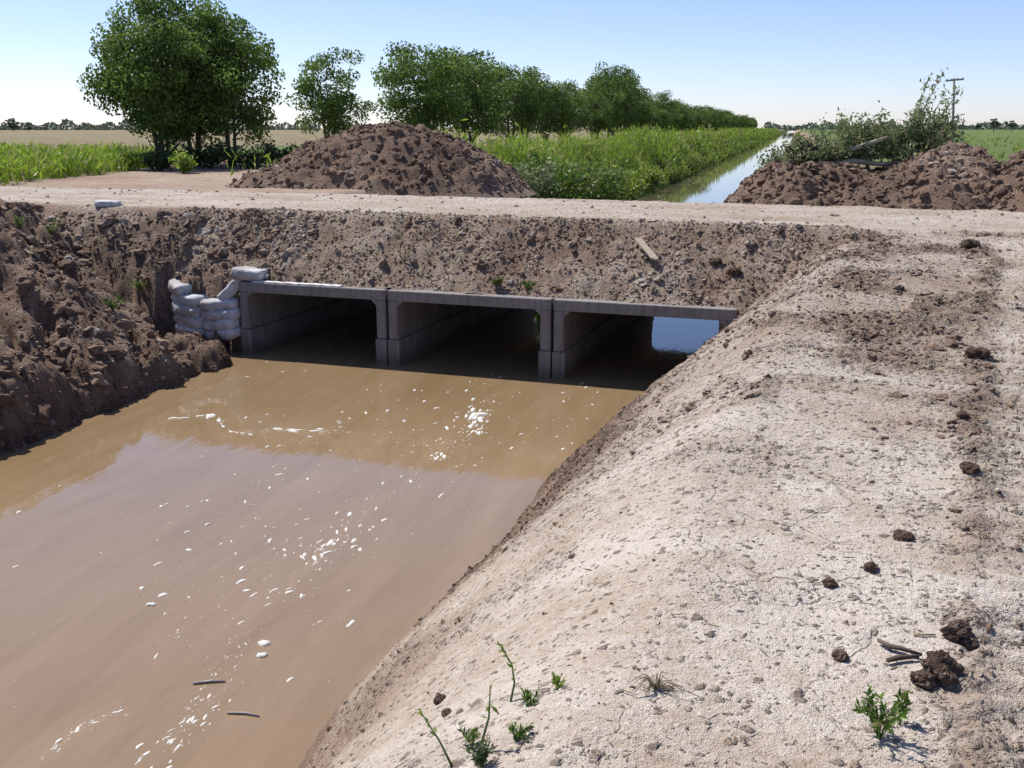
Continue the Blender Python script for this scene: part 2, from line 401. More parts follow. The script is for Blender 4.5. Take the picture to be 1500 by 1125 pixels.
# ------------------------------------------------------------------ terrain function (canal axis = +Y, water level z = 0)
TH = R(3.2); CL0 = (-7.62, 12.62); PITCHC = 2.37; CLEN = 6.3      # culvert: left front corner, turned 3.2 degrees
ct, st_ = math.cos(TH), math.sin(TH)
def cul(x, y):
    """world -> culvert frame: s along the face, d behind the face"""
    dx, dy = x - CL0[0], y - CL0[1]
    return dx * ct - dy * st_, dx * st_ + dy * ct
def culw(s, d): return CL0[0] + s * ct + d * st_, CL0[1] - s * st_ + d * ct
ROAD0, ROAD1, ZR = 13.95, 17.7, 1.96

def terrain(x, y):
    s, d = cul(x, y)
    # right bank
    xr = np.interp(y, [0, 4, 8.6, 12.3, 14], [-2.5, -2.25, -2.0, -1.42, -1.3]) + .10 * fbm(y, y * 0, 1.6, 3, 5)
    Hr = np.interp(y, [0, 3, 8, 11, 13.5], [1.55, 1.58, 1.68, 1.86, 1.95])
    run = np.interp(y, [0, 6, 12], [1.85, 2.05, 2.1]); q = (x - xr) / run
    Br = np.where(q < 0, q * 2.6, Hr * (1 - np.clip(1 - q, 0, 1) ** np.interp(y, [3, 7, 9], [1.6, 1.4, 1.25])))
    # left bank
    xl = np.interp(y, [0, 7.8, 10.5, 11.9, 12.4, 13], [-7.0, -7.42, -7.5, -7.55, -7.95, -8.1]) + .22 * fbm(y, y * 0 + 3, 1.4, 3, 9)
    ql = (xl - x) / 2.9
    nich = sstep(10.7, 12.1, y); ql = np.where(ql > .04, np.maximum(ql - .36 * nich * sstep(.02, .12, ql), .04), ql)
    ql2 = ql + .10 * fbm(x, y, .9, 3, 21) * sstep(.05, .3, ql)
    Bl = np.where(ql < 0, ql * 4, 1.98 * (0.16 * sstep(0, .09, ql2) + 0.84 * np.clip(np.clip(ql2, 0, 1.2) ** 1.05, 0, 1)))
    B = np.where(x > -4.6, Br, Bl)
    # upstream banks
    xru = -.75 + .15 * fbm(y, y * 0 + 8, 3, 3, 15); xlu = -7.05 + .3 * fbm(y, y * 0 + 2, 3, 3, 16)
    bend = .0
    Bu = np.where(x > -4.2, np.where(x < xru, (x - xru) * 2, 1.93 * sstep(0, 1.6, x - xru)),
                  np.where(x > xlu, (xlu - x) * 2, 1.93 * sstep(0, 1.7, xlu - x)))
    B = np.where(y < 16, B, Bu)
    # road embankment laid over the culvert
    edge = .05 + .0 * x; lipn = .05 * fbm(x, x * 0, .45, 3, 31)
    Rf = .985 + lipn + (d - edge) / 1.28 * 1.0
    Rb = 1.09 + (CLEN - .1 - d) / .95 * .87
    Rd = np.minimum(np.minimum(Rf, Rb), ZR)
    crown = np.where((d > 1.2) & (d < CLEN - .9), 0.02, 0)
    inside = (d > edge) & (d < CLEN - .1)
    Z = np.where(inside, np.maximum(B, Rd), B)
    return Z, inside, s, d
def relief(x, y, s, d, Z):
    """soil roughness and the soil attribute"""
    leftb = sstep(-6.5, -7.4, x) * (1 - sstep(np.where(x < -8.8, 13.2, 12.5), np.where(x < -8.8, 14.1, 13.2), y + .2 * fbm(x, y, .6, 3, 76))) * sstep(-15.5, -13, x)
    emb = sstep(-.1, .1, d) * (1 - sstep(1.15, 1.5, d)) * (1 - sstep(-.2, 1.6, x)) * sstep(-12.5, -10, x)
    road = sstep(1.05, 1.75, d + .28 * fbm(x, y, .5, 3, 41)) * (1 - sstep(CLEN - 1.1, CLEN - .7, d + .15 * fbm(x, y, .8, 3, 42)))
    right = sstep(-4, -3, x) * (1 - road) * (1 - emb) * (1 - sstep(19, 22, y))
    far = sstep(CLEN - 1.1, CLEN - .5, d)
    # track line on the right bank
    lx = x - (.66 + (y - 3.15) * .165 + .10 * fbm(y, y * 0, 1.1, 3, 51))
    track = sstep(.03, .18, lx) * (1 - sstep(1.9, 2.2, lx)) * (1 - sstep(12.3, 13.6, y))
    upper = sstep(4.9, 7.2, y + 1.3 * fbm(x, y, 1.4, 4, 52) + .5 * (x < 0)) * (1 - sstep(12.5, 14, y))      # crumbly upper half of the right bank
    upper = upper * (1 - .75 * track)
    slope = 1 - sstep(-1.6, -.7, x - .02 * y)
    fine = lumps(x, y, .07, 61) * .5 + fbm(x, y, .03, 2, 62) * .5
    mid = lumps(x, y, .16, 63); big = lumps(x, y, .42, 64)
    patch = sstep(-.15, .3, fbm(x, y, .7, 3, 65))
    gul = np.abs(fbm(x * .55 + y * .8, y * .5 - x * .25, .75, 3, 66))
    dz = leftb * (.06 * big * patch + .05 * mid + .03 * fine + .20 * fbm(x, y, .8, 3, 74) - .24 * (1 - sstep(0, .22, gul)) + .05)
    dz = dz + emb * (.03 * big * patch + .034 * mid + .024 * fine + .05 * fbm(x, y, .7, 3, 75) - .03)
    groove = fbm(x * 3.2 + y * .25, y * .22, .5, 3, 67)
    dz = dz + right * (.006 * fine + .010 * fbm(x * .3 + y * .05, y * 1.7, .3, 3, 79) + .012 * fbm(x, y, .5, 4, 68) + upper * ((.3 + .7 * patch) * .026 * fine + patch * .034 * mid) + slope * .022 * groove
                       + slope * .012 * mid)
    cleat = np.cos((y + .165 * x) / .155 * 2 * np.pi + 1.2 * fbm(x, y, 1.2, 2, 69))
    dz = dz + right * track * (.03 * np.clip(cleat, -.5, 1) * sstep(-.7, .1, fbm(x, y, .8, 3, 72)) - .008)
    ridge = np.exp(-(lx / .10) ** 2) * right * (1 - sstep(12.3, 13.6, y)) * sstep(-.3, .35, fbm(x, y, .55, 3, 70))
    dz = dz + ridge * (.005 + .035 * mid + .015 * fine)
    rut = np.exp(-((d - 2.3 - .1 * fbm(x, x * 0, 3, 2, 44)) / .25) ** 2) + np.exp(-((d - 4.0 - .1 * fbm(x, x * 0, 3, 2, 45)) / .25) ** 2)
    dz = dz + road * (.010 * fine + .02 * fbm(x, y * 2.2, .6, 4, 71) - .035 * rut)
    # a shallow scrape in the dry mud
    sc = at(1195, 882, 1.58); dz = dz - .035 * np.exp(-(((x - sc.x) / .17) ** 2 + ((y - sc.y) / .10) ** 2)) * right
    near = np.clip((x * x + y * y) / 3000.0, 0, 1)
    dz = dz + far * (.05 * fbm(x, y, 1.5, 4, 73)) * (1 - near)
    # ---- soil attribute
    base_r = .92 - .20 * upper * (.35 + .65 * patch) - .10 * slope - .03 * track - .14 * ridge - .20 * (1 - sstep(.25, 1.15, Z + .25 * fbm(x, y, .8, 3, 87))) + .12 * fbm(x, y, 1.1, 4, 80) + .16 * fbm(x * .3 + y * .05, y * 1.7, .5, 4, 78)
    dry = leftb * (.40 + .2 * (mid - .4) + .12 * fbm(x, y, .6, 3, 81)) + emb * (.64 + .2 * fbm(x, y, .8, 3, 82) + .1 * (mid - .5)) + \
        road * (.86 + .16 * fbm(x * .5, y * 2, .8, 4, 83)) + right * base_r
    wsum = leftb + emb + road + right
    dry = np.where(wsum > 1, dry / np.maximum(wsum, 1), dry + (1 - np.clip(wsum, 0, 1)) * (np.where(y > 30, .47, .60) + .12 * fbm(x, y, 2.5, 3, 84)))
    wl = 1 - sstep(.03, .22, Z + .05 * fbm(x, y, .3, 2, 85))          # wet soil at the waterline
    dry = dry - .22 * wl * (1 - road)
    dark = np.clip(leftb * .5 + emb * .42 + right * (.08 + .25 * sstep(.05, .4, fbm(x * .5, y * 1.5, .5, 4, 77)) + upper * (.28 + .45 * patch) + .55 * ridge + .25 * slope * sstep(0, .4, groove)) + road * .16, 0, 1)
    crack = right * (1 - upper) * (1 - track) * sstep(-.9, .1, x) * .7
    green = far * np.clip(sstep(30, 45, y) * sstep(-10, -14, x) * .38 + sstep(24, 34, y) * sstep(1.5, 4, x) * .95 + sstep(20, 22, y) * sstep(0, .6, -17.2 - .302 * (y - 19) - x) * sstep(-40, -30, x) * .7
                          + sstep(20, 22, y) * sstep(-5.2, -6.4, x) * sstep(-11, -9, x) * .9, 0, 1)
    return dz, np.stack([np.clip(dry, 0, 1), dark, crack, green], -1)

# fan-shaped grid, fine where the bank is close
ys = [-60, -30, -15, -8, -4, -2, -.6, .2, .7]
y = 1.0
while y < 23:
    ys.append(y); y += max(.0095, .0038 * y)
while y < 4200:
    ys.append(y); y *= 1.035
ys = np.array(ys)
us = np.concatenate([[-9, -6, -4, -2.8, -2.1, -1.7, -1.5, -1.38], np.arange(-1.3, .62, .0025), [.68, .78, .95, 1.3, 1.8, 2.6, 4, 6, 9]])
wy = np.where(ys > 1, ys + 2, 3 + (1 - ys))
GX = us[None, :] * wy[:, None]; GY = np.repeat(ys[:, None], len(us), 1)
Z, INS, S_, D_ = terrain(GX, GY)
DZ, SOIL = relief(GX, GY, S_, D_, Z)
damp = np.where(INS | (Z > .02), 1.0, sstep(-.25, .02, Z))
ZF = Z + DZ * damp
ZF = np.where((GX < -6) & (GY < 15), np.minimum(ZF, 1.97 + .02 * fbm(GX, GY, .2, 2, 12)), ZF)
# keep the soil off the front lip of the boxes
ny, nx = GX.shape
idx = np.arange(ny * nx).reshape(ny, nx)
Q = np.stack([idx[:-1, :-1], idx[:-1, 1:], idx[1:, 1:], idx[1:, :-1]], -1).reshape(-1, 4)
vf = ZF.ravel(); insf = INS.ravel(); sf = S_.ravel(); df = D_.ravel(); xf = GX.ravel(); yf = GY.ravel()
mixed = insf[Q].any(1) & ~insf[Q].all(1)
sm = sf[Q].mean(1); dm = df[Q].mean(1); xm = xf[Q].mean(1); ym = yf[Q].mean(1); zmx = vf[Q].max(1); zr = vf[Q].max(1) - vf[Q].min(1)
over = (sm > -.02) & (sm < 3 * PITCHC - .1)
drop = (mixed & over & (zr > .25)) | (zmx < -.18) | (((dm > 0) & (dm < CLEN)) & ~insf[Q].any(1) & over & (vf[Q].max(1) < 1.0))
Q = Q[~drop]; sm, dm, xm, ym = sm[~drop], dm[~drop], xm[~drop], ym[~drop]
reg = np.full(len(Q), 4)
reg[(dm < 1.35) & (xm < -4.5)] = 0
reg[(dm < 1.35) & (xm >= -4.5)] = 1
reg[(dm >= 0) & (dm < 1.35) & (sm > -1.0) & (sm < 3 * PITCHC + .3)] = 2
reg[(dm >= 1.35) & (dm < CLEN - .8) & (np.abs(xm) < 60)] = 3
V_ALL = np.stack([xf, yf, vf], -1); SO = SOIL.reshape(-1, 4)
NAMES = ['left_bank', 'right_bank', 'culvert_embankment', 'dirt_road', 'ground']
STRUCT = {}
for k, nm in enumerate(NAMES):
    q = Q[reg == k]; u, inv = np.unique(q, return_inverse=True)
    me = bulk(nm, V_ALL[u], inv.reshape(-1, 4), True, {'soil': SO[u]})
    o = link(nm, me, M_SOIL); o['kind'] = 'structure'; STRUCT[nm] = o

def ground_z(x, y):
    x = np.atleast_1d(np.asarray(x, float)); y = np.atleast_1d(np.asarray(y, float))
    z, i, s, d = terrain(x, y); dz, so = relief(x, y, s, d, z)
    z = z + dz; z = np.where((x < -6) & (y < 15), np.minimum(z, 1.985), z)
    return z, so, s, d
def gz(x, y): return float(ground_z(x, y)[0][0])
def on(px, py, z0=1.6):
    """photo pixel to the first point of the built ground its ray meets"""
    dx, dy, dz = ray(px, py); t = np.concatenate([np.arange(1.2, 30, .03), np.arange(30, 90, .3)])
    z = ground_z(dx * t, dy * t)[0]; k = int(np.argmax(EYE + dz * t < z))
    t0, t1 = t[max(k - 1, 0)], t[k]
    for _ in range(14):
        tm = (t0 + t1) / 2
        if EYE + dz * tm < gz(dx * tm, dy * tm): t1 = tm
        else: t0 = tm
    return Vector((dx * t1, dy * t1, EYE + dz * t1))

# water: the reach below the culvert and the calmer reach above it
def sheet(name, x0, x1, y0, y1, z, mat):
    o = link(name, pymesh(name, [(x0, y0, z), (x1, y0, z), (x1, y1, z), (x0, y1, z)], [(0, 1, 2, 3)]), mat); o['kind'] = 'structure'; return o
sheet('canal_water', -9.6, .3, -60, 16.2, 0.0, M_WATER)
sheet('upstream_water', -9.6, .8, 16.2, 1500, 0.0, M_WATER2)

# ------------------------------------------------------------------ soil clods (crumbs too many to count) as parts of the soil they lie on
def scatter(parent, n, xr, yr, keep, smin, smax, power=2.2, dryoff=0., base=I0, sink=.02):
    x = rng.uniform(*xr, n); y = rng.uniform(*yr, n)
    z, so, s, d = ground_z(x, y); k = keep(x, y, z, s, d, so) > rng.random(n)
    x, y, z, so = x[k], y[k], z[k], so[k].copy(); m = len(x)
    S = smin + (smax - smin) * rng.random(m) ** power
    so[:, 0] = np.clip(so[:, 0] + dryoff + rng.normal(0, .15, m), 0, 1); so[:, 1] *= .5; so[:, 2] = 0; so[:, 3] = 0
    V, F, T = clod_field(np.stack([x, y, z + S * sink], -1), S, so, base)
    o = link('soil_clods', bulk('soil_clods', V, F, False, {'soil': T}), M_SOIL, parent); o['kind'] = 'stuff'
    return m
overbox = lambda s: (s > 0) & (s < 3 * PITCHC - .05)
LB = lambda x, y, z, s, d, so: (z > .02) * (d < 1.3) * (.35 + .65 * sstep(-.2, .25, fbm(x, y, .6, 3, 701)))
scatter(STRUCT['left_bank'], 22000, (-13, -6.9), (5.0, 14.0), LB, .02, .08, 2.6, .0, I0)
scatter(STRUCT['left_bank'], 1700, (-13, -6.9), (5.0, 14.0), LB, .08, .26, 3.0, .04, I1, -.06)
EM = lambda x, y, z, s, d, so: (z > .3) * (d > .14) * (d < 1.5) * (.35 + .65 * sstep(-.2, .25, fbm(x, y, .5, 3, 702)))
scatter(STRUCT['culvert_embankment'], 26000, (-9.5, .8), (12.1, 14.4), EM, .016, .055, 2.4, -.06)
scatter(STRUCT['culvert_embankment'], 700, (-9.5, .8), (12.1, 14.2), EM, .06, .15, 2.6, -.02, I1, -.04)
RB = lambda x, y, z, s, d, so: (z > .04) * (d < 1.3) * np.clip(so[:, 1] * 1.1 - .15, 0, 1) * sstep(1, 6, y) ** .5 * (.25 + .75 * sstep(-.3, .2, fbm(x, y, .45, 3, 703)))
scatter(STRUCT['right_bank'], 80000, (-2.2, 4.4), (2.6, 13.5), RB, .010, .045, 2.6, -.16)
scatter(STRUCT['right_bank'], 1100, (-.9, 4), (5.0, 13.8), lambda x, y, z, s, d, so: (z > .04) * (d < 1.35) * (so[:, 1] > .4), .04, .11, 3.0, -.25, I1, -.02)
scatter(STRUCT['right_bank'], 3000, (-2.2, 2.2), (1.6, 5.5), lambda x, y, z, s, d, so: (z > .04) * .5, .003, .022, 3.0, -.25)
scatter(STRUCT['dirt_road'], 2200, (-16, 9), (13.6, 18), lambda x, y, z, s, d, so: (d > 1.3) * (d < CLEN - .8) * (.25 + .5 * (d > CLEN - 1.6)), .02, .09, 2.6, -.12)

# ------------------------------------------------------------------ culvert: three concrete boxes side by side
def culvert_box(k, label):
    g = .018; w = PITCHC - 2 * g; t = .145; top = 1.05; sof = .905; L = CLEN
    x0, y0 = culw(k * PITCHC + g, 0)
    root = empty('culvert_box', (x0, y0, 0), -TH); tag(root, label, 'culvert', 'concrete box culvert cells under the road')
    def prism(poly):       # polygon in x,z extruded along y
        n = len(poly); V = [(a, 0, b) for a, b in poly] + [(a, L, b) for a, b in poly]
        F = [tuple(range(n)), tuple(range(2 * n - 1, n - 1, -1))] + [(i, i + n, (i + 1) % n + n, (i + 1) % n) for i in range(n)]
        return MB().add(V, F)
    zj = .36; h = .075
    m = prism([(0, sof), (t - .003, sof), (t + h * .35, sof + .0), (w - t - h * .35, sof), (w - t + .003, sof), (w, sof), (w, top), (0, top)])
    m = MB(); m.box(0, w, 0, L, sof, top); m.build('top_slab', M_CONC, root, bevel=.012)
    for sgn in (0, 1):
        m = MB(); a, b = (0.002, t) if sgn == 0 else (w - t, w - .002)
        m.box(a, b, 0.006, L - .006, zj + .004, sof - .002); wl = m.build('wall', M_CONC, root, bevel=.012)
        tri = [(t - .004, sof - h), (t - .004, sof - .001), (t + h, sof - .001)] if sgn == 0 else [(w - t + .004, sof - .001), (w - t + .004, sof - h), (w - t - h, sof - .001)]
        tri2 = [tri[0], tri[1], tri[2]]
        V = [(p, .008, q) for p, q in tri2] + [(p, L - .01, q) for p, q in tri2]
        hb = MB().add(V, [(0, 1, 2), (5, 4, 3), (0, 3, 4, 1), (1, 4, 5, 2), (2, 5, 3, 0)]); hb.build('haunch', M_CONC, wl)
        m = MB(); a, b = (-.008, t + .018) if sgn == 0 else (w - t - .018, w + .008)
        m.box(a, b, -.018, L, -.9, zj); m.build('channel_wall', M_CONC, root, bevel=.015)
    m = MB(); m.box(-.01, w + .01, -.03, L, -1.05, -.9); m.build('floor_slab', M_CONC, root, bevel=.012)
    return root
bx0 = culvert_box(0, 'concrete box culvert cell beside the sandbags, its slab edge lit white')
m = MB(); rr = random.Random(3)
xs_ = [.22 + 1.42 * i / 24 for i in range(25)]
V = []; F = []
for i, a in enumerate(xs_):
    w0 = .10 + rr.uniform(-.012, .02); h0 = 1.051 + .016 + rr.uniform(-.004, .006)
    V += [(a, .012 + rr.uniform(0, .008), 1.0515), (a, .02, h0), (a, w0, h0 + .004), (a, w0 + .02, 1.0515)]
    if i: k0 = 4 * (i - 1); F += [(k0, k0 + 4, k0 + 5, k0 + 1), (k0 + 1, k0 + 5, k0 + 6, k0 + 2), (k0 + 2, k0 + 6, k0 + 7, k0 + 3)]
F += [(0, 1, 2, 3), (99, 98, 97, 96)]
m.add(V, F); mo = m.build('sunlit_edge_strip', simple('sunlit_edge_pale', (.5, .49, .47), (.66, .65, .62), 14, .9, .4, .006), bx0); mo['label'] = 'pale strip painted as sunlit concrete along the slab edge'  # added strip, its pale colour stands in for sunlight on the slab edge
culvert_box(1, 'middle concrete box culvert cell between the two others')
culvert_box(2, 'concrete box culvert cell half buried by the right bank, daylight showing through')

# ------------------------------------------------------------------ sandbags
def sandbag(c, length, width, height, rz, label, tilt=(0, 0), bend=0., seed=0, neck=True, name='sandbag', cat='sandbag', group='sandbags packed beside the culvert'):
    r = np.random.default_rng(seed); nu, nv = 28, 18; V = []; F = []
    o1, o2 = r.uniform(0, 99, 2)
    def se(v, e): return math.copysign(abs(v) ** e, v)
    for i in range(nu + 1):
        a = -math.pi / 2 + math.pi * i / nu; ca = max(math.cos(a), 0); sa = math.sin(a)
        X = se(sa, .5) * length / 2; k = ca ** .42 if ca > 0 else 0
        for j in range(nv):
            b = 2 * math.pi * j / nv
            Y = se(math.cos(b), .5) * width / 2 * (k * .92 + .08 * (ca > .02)); Zz = se(math.sin(b), .6) * height / 2 * k
            n = float(vnoise(np.array([X * 9 + o1]), np.array([Y * 9 + Zz * 14 + o2]), seed)[0])
            n2 = float(vnoise(np.array([X * 26 + o2]), np.array([Y * 20 + Zz * 20 + o1]), seed + 3)[0])
            f = 1 + .13 * n + .06 * n2
            V.append((X, Y * f + bend * X * X, Zz * f - (.10 * height * math.cos(X / length * 3))))
    for i in range(nu):
        for j in range(nv):
            j2 = (j + 1) % nv; F.append((i * nv + j, i * nv + j2, (i + 1) * nv + j2, (i + 1) * nv + j))
    F.append(tuple(range(nv - 1, -1, -1))); F.append(tuple(nu * nv + j for j in range(nv)))
    root = empty(name, c, rz); root.rotation_euler = (tilt[0], tilt[1], rz)
    tag(root, label, cat, group)
    link('bag_body', pymesh('bag_body', V, F, True), M_SACK, root)
    if neck:
        m = MB(); e = length / 2
        by = bend * e * e
        m.tube([(e * .93, by, -.02), (e * 1.0, by, -.018), (e * 1.07, by + .01, -.02), (e * 1.16, by + .015, -.03)], [.05, .022, .03, .05], 8, True)
        m.build('tied_end', M_SACK, root, True)
    return root
# the packed wall: bags lie across the gap between left bank and culvert wall
def cw(s, d, z): x, y_ = culw(s, d); return (x, y_, z)
rows = [(.30, .02, 'bottom'), (.45, .03, 'second'), (.60, .05, 'third'), (.75, .08, 'fourth')]
for i, (z, d, nmz) in enumerate(rows):
    sag = .03 if i < 3 else 0
    sandbag(cw(-.30 - .03 * (i % 2), d, z - .01 * i), .60, .36, .185, -TH + R(-4 + 3 * i), 'white woven sandbag touching the culvert wall, %s layer from below' % nmz, (R(8), R(-5)), -.15, 100 + i, False)
    sandbag(cw(-.80 + .03 * (i % 2) - .03 * i, d - .01, z + .02), .56, .36, .185, -TH + R(-9 - 3 * i), 'white woven sandbag wedged against the left bank, %s layer from below' % nmz, (R(8), R(6)), -.1, 120 + i, False)
sandbag(cw(-1.02, .06, .92), .36, .30, .18, R(-35), 'short white sandbag at the top left of the stack, leaning on the bank', (R(5), R(14)), 0, 141)
sandbag(cw(-.16, .10, .93), .46, .30, .18, R(6), 'white sandbag standing up steeply beside the slab corner of the culvert', (R(5), R(-42)), -.1, 142, False)
sandbag(cw(.12, .16, 1.16), .50, .30, .18, R(-2), 'bright white sandbag lying on top of the culvert slab corner', (R(0), R(4)), -.15, 143)

p = on(150, 309, 1.95) + Vector((-.05, .22, 0))
sandbag((p.x, p.y, gz(p.x, p.y) + .035), .40, .26, .12, R(20), 'flat white sack lying alone on the crest of the left bank', (0, R(3)), .2, 150, True, 'empty_sack', 'sack', None)

# ------------------------------------------------------------------ spoil mounds
def mound(name, x0, x1, y0, y1, hf, label, step, nclod, seed):
    xs = np.arange(x0, x1, step); yy = np.arange(y0, y1, step); X, Y = np.meshgrid(xs, yy)
    H = hf(X, Y); w = sstep(0.0, .25, H)
    Zm = 1.86 + H + w * (.08 * lumps(X, Y, .55, seed) + .075 * lumps(X, Y, .26, seed + 1) + .03 * fbm(X, Y, .1, 2, seed + 2) + .14 * fbm(X, Y, .9, 3, seed + 3))
    dry = .43 + .28 * fbm(X, Y, 1.3, 4, seed + 4) + .12 * sstep(.0, .5, .4 - H); dark = .5 + .3 * fbm(X, Y, .7, 3, seed + 5)
    so = np.stack([np.clip(dry, 0, 1), np.clip(dark, 0, 1), 0 * X, 0 * X], -1).reshape(-1, 4)
    n0, n1 = X.shape; id_ = np.arange(n0 * n1).reshape(n0, n1)
    q = np.stack([id_[:-1, :-1], id_[:-1, 1:], id_[1:, 1:], id_[1:, :-1]], -1).reshape(-1, 4)
    q = q[(H.ravel()[q].max(1) > -.12)]
    u, inv = np.unique(q, return_inverse=True)
    Vv = np.stack([X.ravel(), Y.ravel(), Zm.ravel()], -1)
    o = link(name, bulk(name, Vv[u], inv.reshape(-1, 4), True, {'soil': so[u]}), M_SOIL); tag(o, label, 'dirt mound', 'mounds of dug soil along the road')
    x = rng.uniform(x0, x1, nclod); y_ = rng.uniform(y0, y1, nclod); h = hf(x, y_); k = h > -.02; x, y_, h = x[k], y_[k], h[k]
    ws = sstep(0, .25, h); z = 1.86 + h + ws * (.08 * lumps(x, y_, .55, seed) + .075 * lumps(x, y_, .26, seed + 1) + .14 * fbm(x, y_, .9, 3, seed + 3))
    S = .03 + .15 * rng.random(len(x)) ** 3.0
    tn = np.stack([np.clip(.42 + .28 * fbm(x, y_, 1.3, 4, seed + 4) + rng.normal(0, .14, len(x)), 0, 1), .25 + 0 * x, 0 * x, 0 * x], -1)
    V, F, T = clod_field(np.stack([x, y_, z + S * .02], -1), S, tn)
    c = link('clods', bulk('clods', V, F, False, {'soil': T}), M_SOIL, o); c['kind'] = 'stuff'
    return o, hf
def bumpg(X, Y, cx, cyy, rx, ry, h, rot=0., p=1.0):
    c, s = math.cos(rot), math.sin(rot); u = ((X - cx) * c + (Y - cyy) * s) / rx; v = (-(X - cx) * s + (Y - cyy) * c) / ry
    return h * (np.clip(1 - np.sqrt(u * u + v * v), -1, 1))
def hf1(X, Y):
    # broad heap: rounded top, left shoulder, long right tail
    a = bumpg(X, Y, -9.0, 22.2, 3.2, 2.7, 2.2, .27); b = bumpg(X, Y, -9.9, 21.8, 2.5, 2.2, 1.7, .27); c = bumpg(X, Y, -8.0, 22.0, 2.3, 2.2, 1.5, .27); e = bumpg(X, Y, -11.0, 20.9, 2.1, 1.5, .6, .27)
    s = np.log(np.exp(6 * a) + np.exp(6 * b) + np.exp(6 * c) + np.exp(6 * e)) / 6 - .16
    return 1.5 * np.tanh(s / 1.36)
mound('soil_mound', -15.0, -4.6, 17.9, 25.2, hf1, 'big brown heap of dug soil beyond the road in front of the tree row', .055, 9000, 210)
def hf2(X, Y):
    a = bumpg(X, Y, .9, 19.4, 2.0, 2.3, 1.15); b = bumpg(X, Y, 1.9, 19.3, 1.8, 2.4, 1.2); c = bumpg(X, Y, 2.6, 19.0, 1.5, 2.2, 1.75); d = bumpg(X, Y, .0, 19.2, 1.15, 2.3, 1.25)
    s = np.log(np.exp(6 * a) + np.exp(6 * b) + np.exp(6 * c) + np.exp(6 * d)) / 6 - .12
    cap = .60 + .45 * sstep(1.5, 2.4, X) + .06 * fbm(X, Y, .8, 3, 221)
    return np.where(s > 0, cap * np.tanh(s / cap), s)
mound('soil_mound', -1.7, 5.2, 16.4, 22.2, hf2, 'dark soil heap at the canal edge with the uprooted tree lying on it', .05, 8000, 230)
def hf3(X, Y):
    a = bumpg(X, Y, 4.3, 18.2, 1.9, 2.1, 1.75); b = bumpg(X, Y, 5.8, 18.0, 2.2, 2.0, 1.5); c = bumpg(X, Y, 7.8, 17.8, 2.4, 2.0, 1.4)
    s = np.log(np.exp(6 * a) + np.exp(6 * b) + np.exp(6 * c)) / 6 - .15
    return np.where(s > 0, 1.12 * np.tanh(s / 1.12), s)
mound('soil_mound', 2.1, 10.6, 15.5, 20.6, hf3, 'dark soil heap at the right edge of the picture beyond the road', .055, 8000, 250)

# ------------------------------------------------------------------ trees
def make_tree(seed, height, rx, crown_lo, stems, nclus, per, leaf, name='tree', spread=.35, mat=M_TREE, sparse=0., lean=0., flat=.85):
    """returns (trunk mesh, crown mesh): several stems, limbs to each leaf clump, kite leaves"""
    r = np.random.default_rng(seed); m = MB()
    c0 = np.array([lean, 0, (height + crown_lo) / 2]); rz = (height - crown_lo) / 2
    cl = []
    while len(cl) < nclus:
        v = r.normal(size=3); v /= np.linalg.norm(v); rad = r.uniform(.25, 1.0) ** .5
        q = v * rad * np.array([rx, rx, rz]); q *= (1 + .22 * math.sin(3.1 * math.atan2(v[1], v[0]) + seed) * (1 - abs(v[2])))
        if v[2] < 0: q[2] *= flat
        p = c0 + q
        if sparse and r.random() < sparse * (q[0] / rx): continue
        cl.append(p)
    cl = np.array(cl)
    st = []
    for i in range(stems):
        a = 2 * math.pi * i / stems + r.uniform(-.4, .4); b = r.uniform(.02, spread * .35) if stems > 1 else 0.02
        base = np.array([math.cos(a) * b, math.sin(a) * b, -.12]); tip = np.array([math.cos(a) * spread * rx * r.uniform(.5, 1.1) + lean * .6, math.sin(a) * spread * rx * r.uniform(.5, 1.1), crown_lo + (height - crown_lo) * r.uniform(.5, .75)])
        mid = base * .5 + tip * .5 + np.array([r.normal(0, .10), r.normal(0, .10), .1]); R0 = .028 * height / math.sqrt(stems) * r.uniform(.8, 1.1)
        pts = [base, base * .72 + mid * .28 + r.normal(0, .03, 3), mid, mid * .5 + tip * .5 + r.normal(0, .06, 3), tip]
        m.tube(pts, [R0 * 1.25, R0, R0 * .8, R0 * .55, R0 * .2], 7); st.append(np.array(pts))
    for p in cl:
        best = None
        for s in st:
            for k in (1, 2, 3, 4):
                q = s[k]
                if q[2] < p[2] + .2:
                    dd = np.linalg.norm(q - p)
                    if best is None or dd < best[0]: best = (dd, q)
        if best is None: best = (0, st[0][1])
        q = best[1]; mid = (q + p) / 2 + np.array([0, 0, -.08 * best[0]]) + r.normal(0, .05, 3); rr = .006 * height * (.5 + .3 * min(best[0], 2))
        m.tube([q, mid, p], [rr, rr * .6, rr * .2], 4, False)
    sz = r.uniform(.65, 1.25, nclus); n = np.maximum((per * sz).astype(int), 4)
    C = np.repeat(cl, n, 0); sg = np.repeat(sz, n)[:, None] * np.array([1, 1, .62]) * rx * r.uniform(.13, .2)
    off = r.normal(size=C.shape); off /= np.maximum(1, np.linalg.norm(off, axis=1, keepdims=True) / 1.7)
    C = C + off * sg
    tint = np.clip(np.repeat(r.normal(.45, .3, nclus), n) + r.normal(0, .22, len(C)), 0, 1)
    D = unit(len(C), r); D[:, 2] -= .35; D /= np.linalg.norm(D, axis=1, keepdims=True)
    V, F, T = kites(C, leaf * r.uniform(.6, 1.3, len(C)), D, r, .6, tint)
    return pymesh(name + '_trunk', m.V, m.F, True), bulk(name + '_crown', V, F, False, {'tint': T}), mat
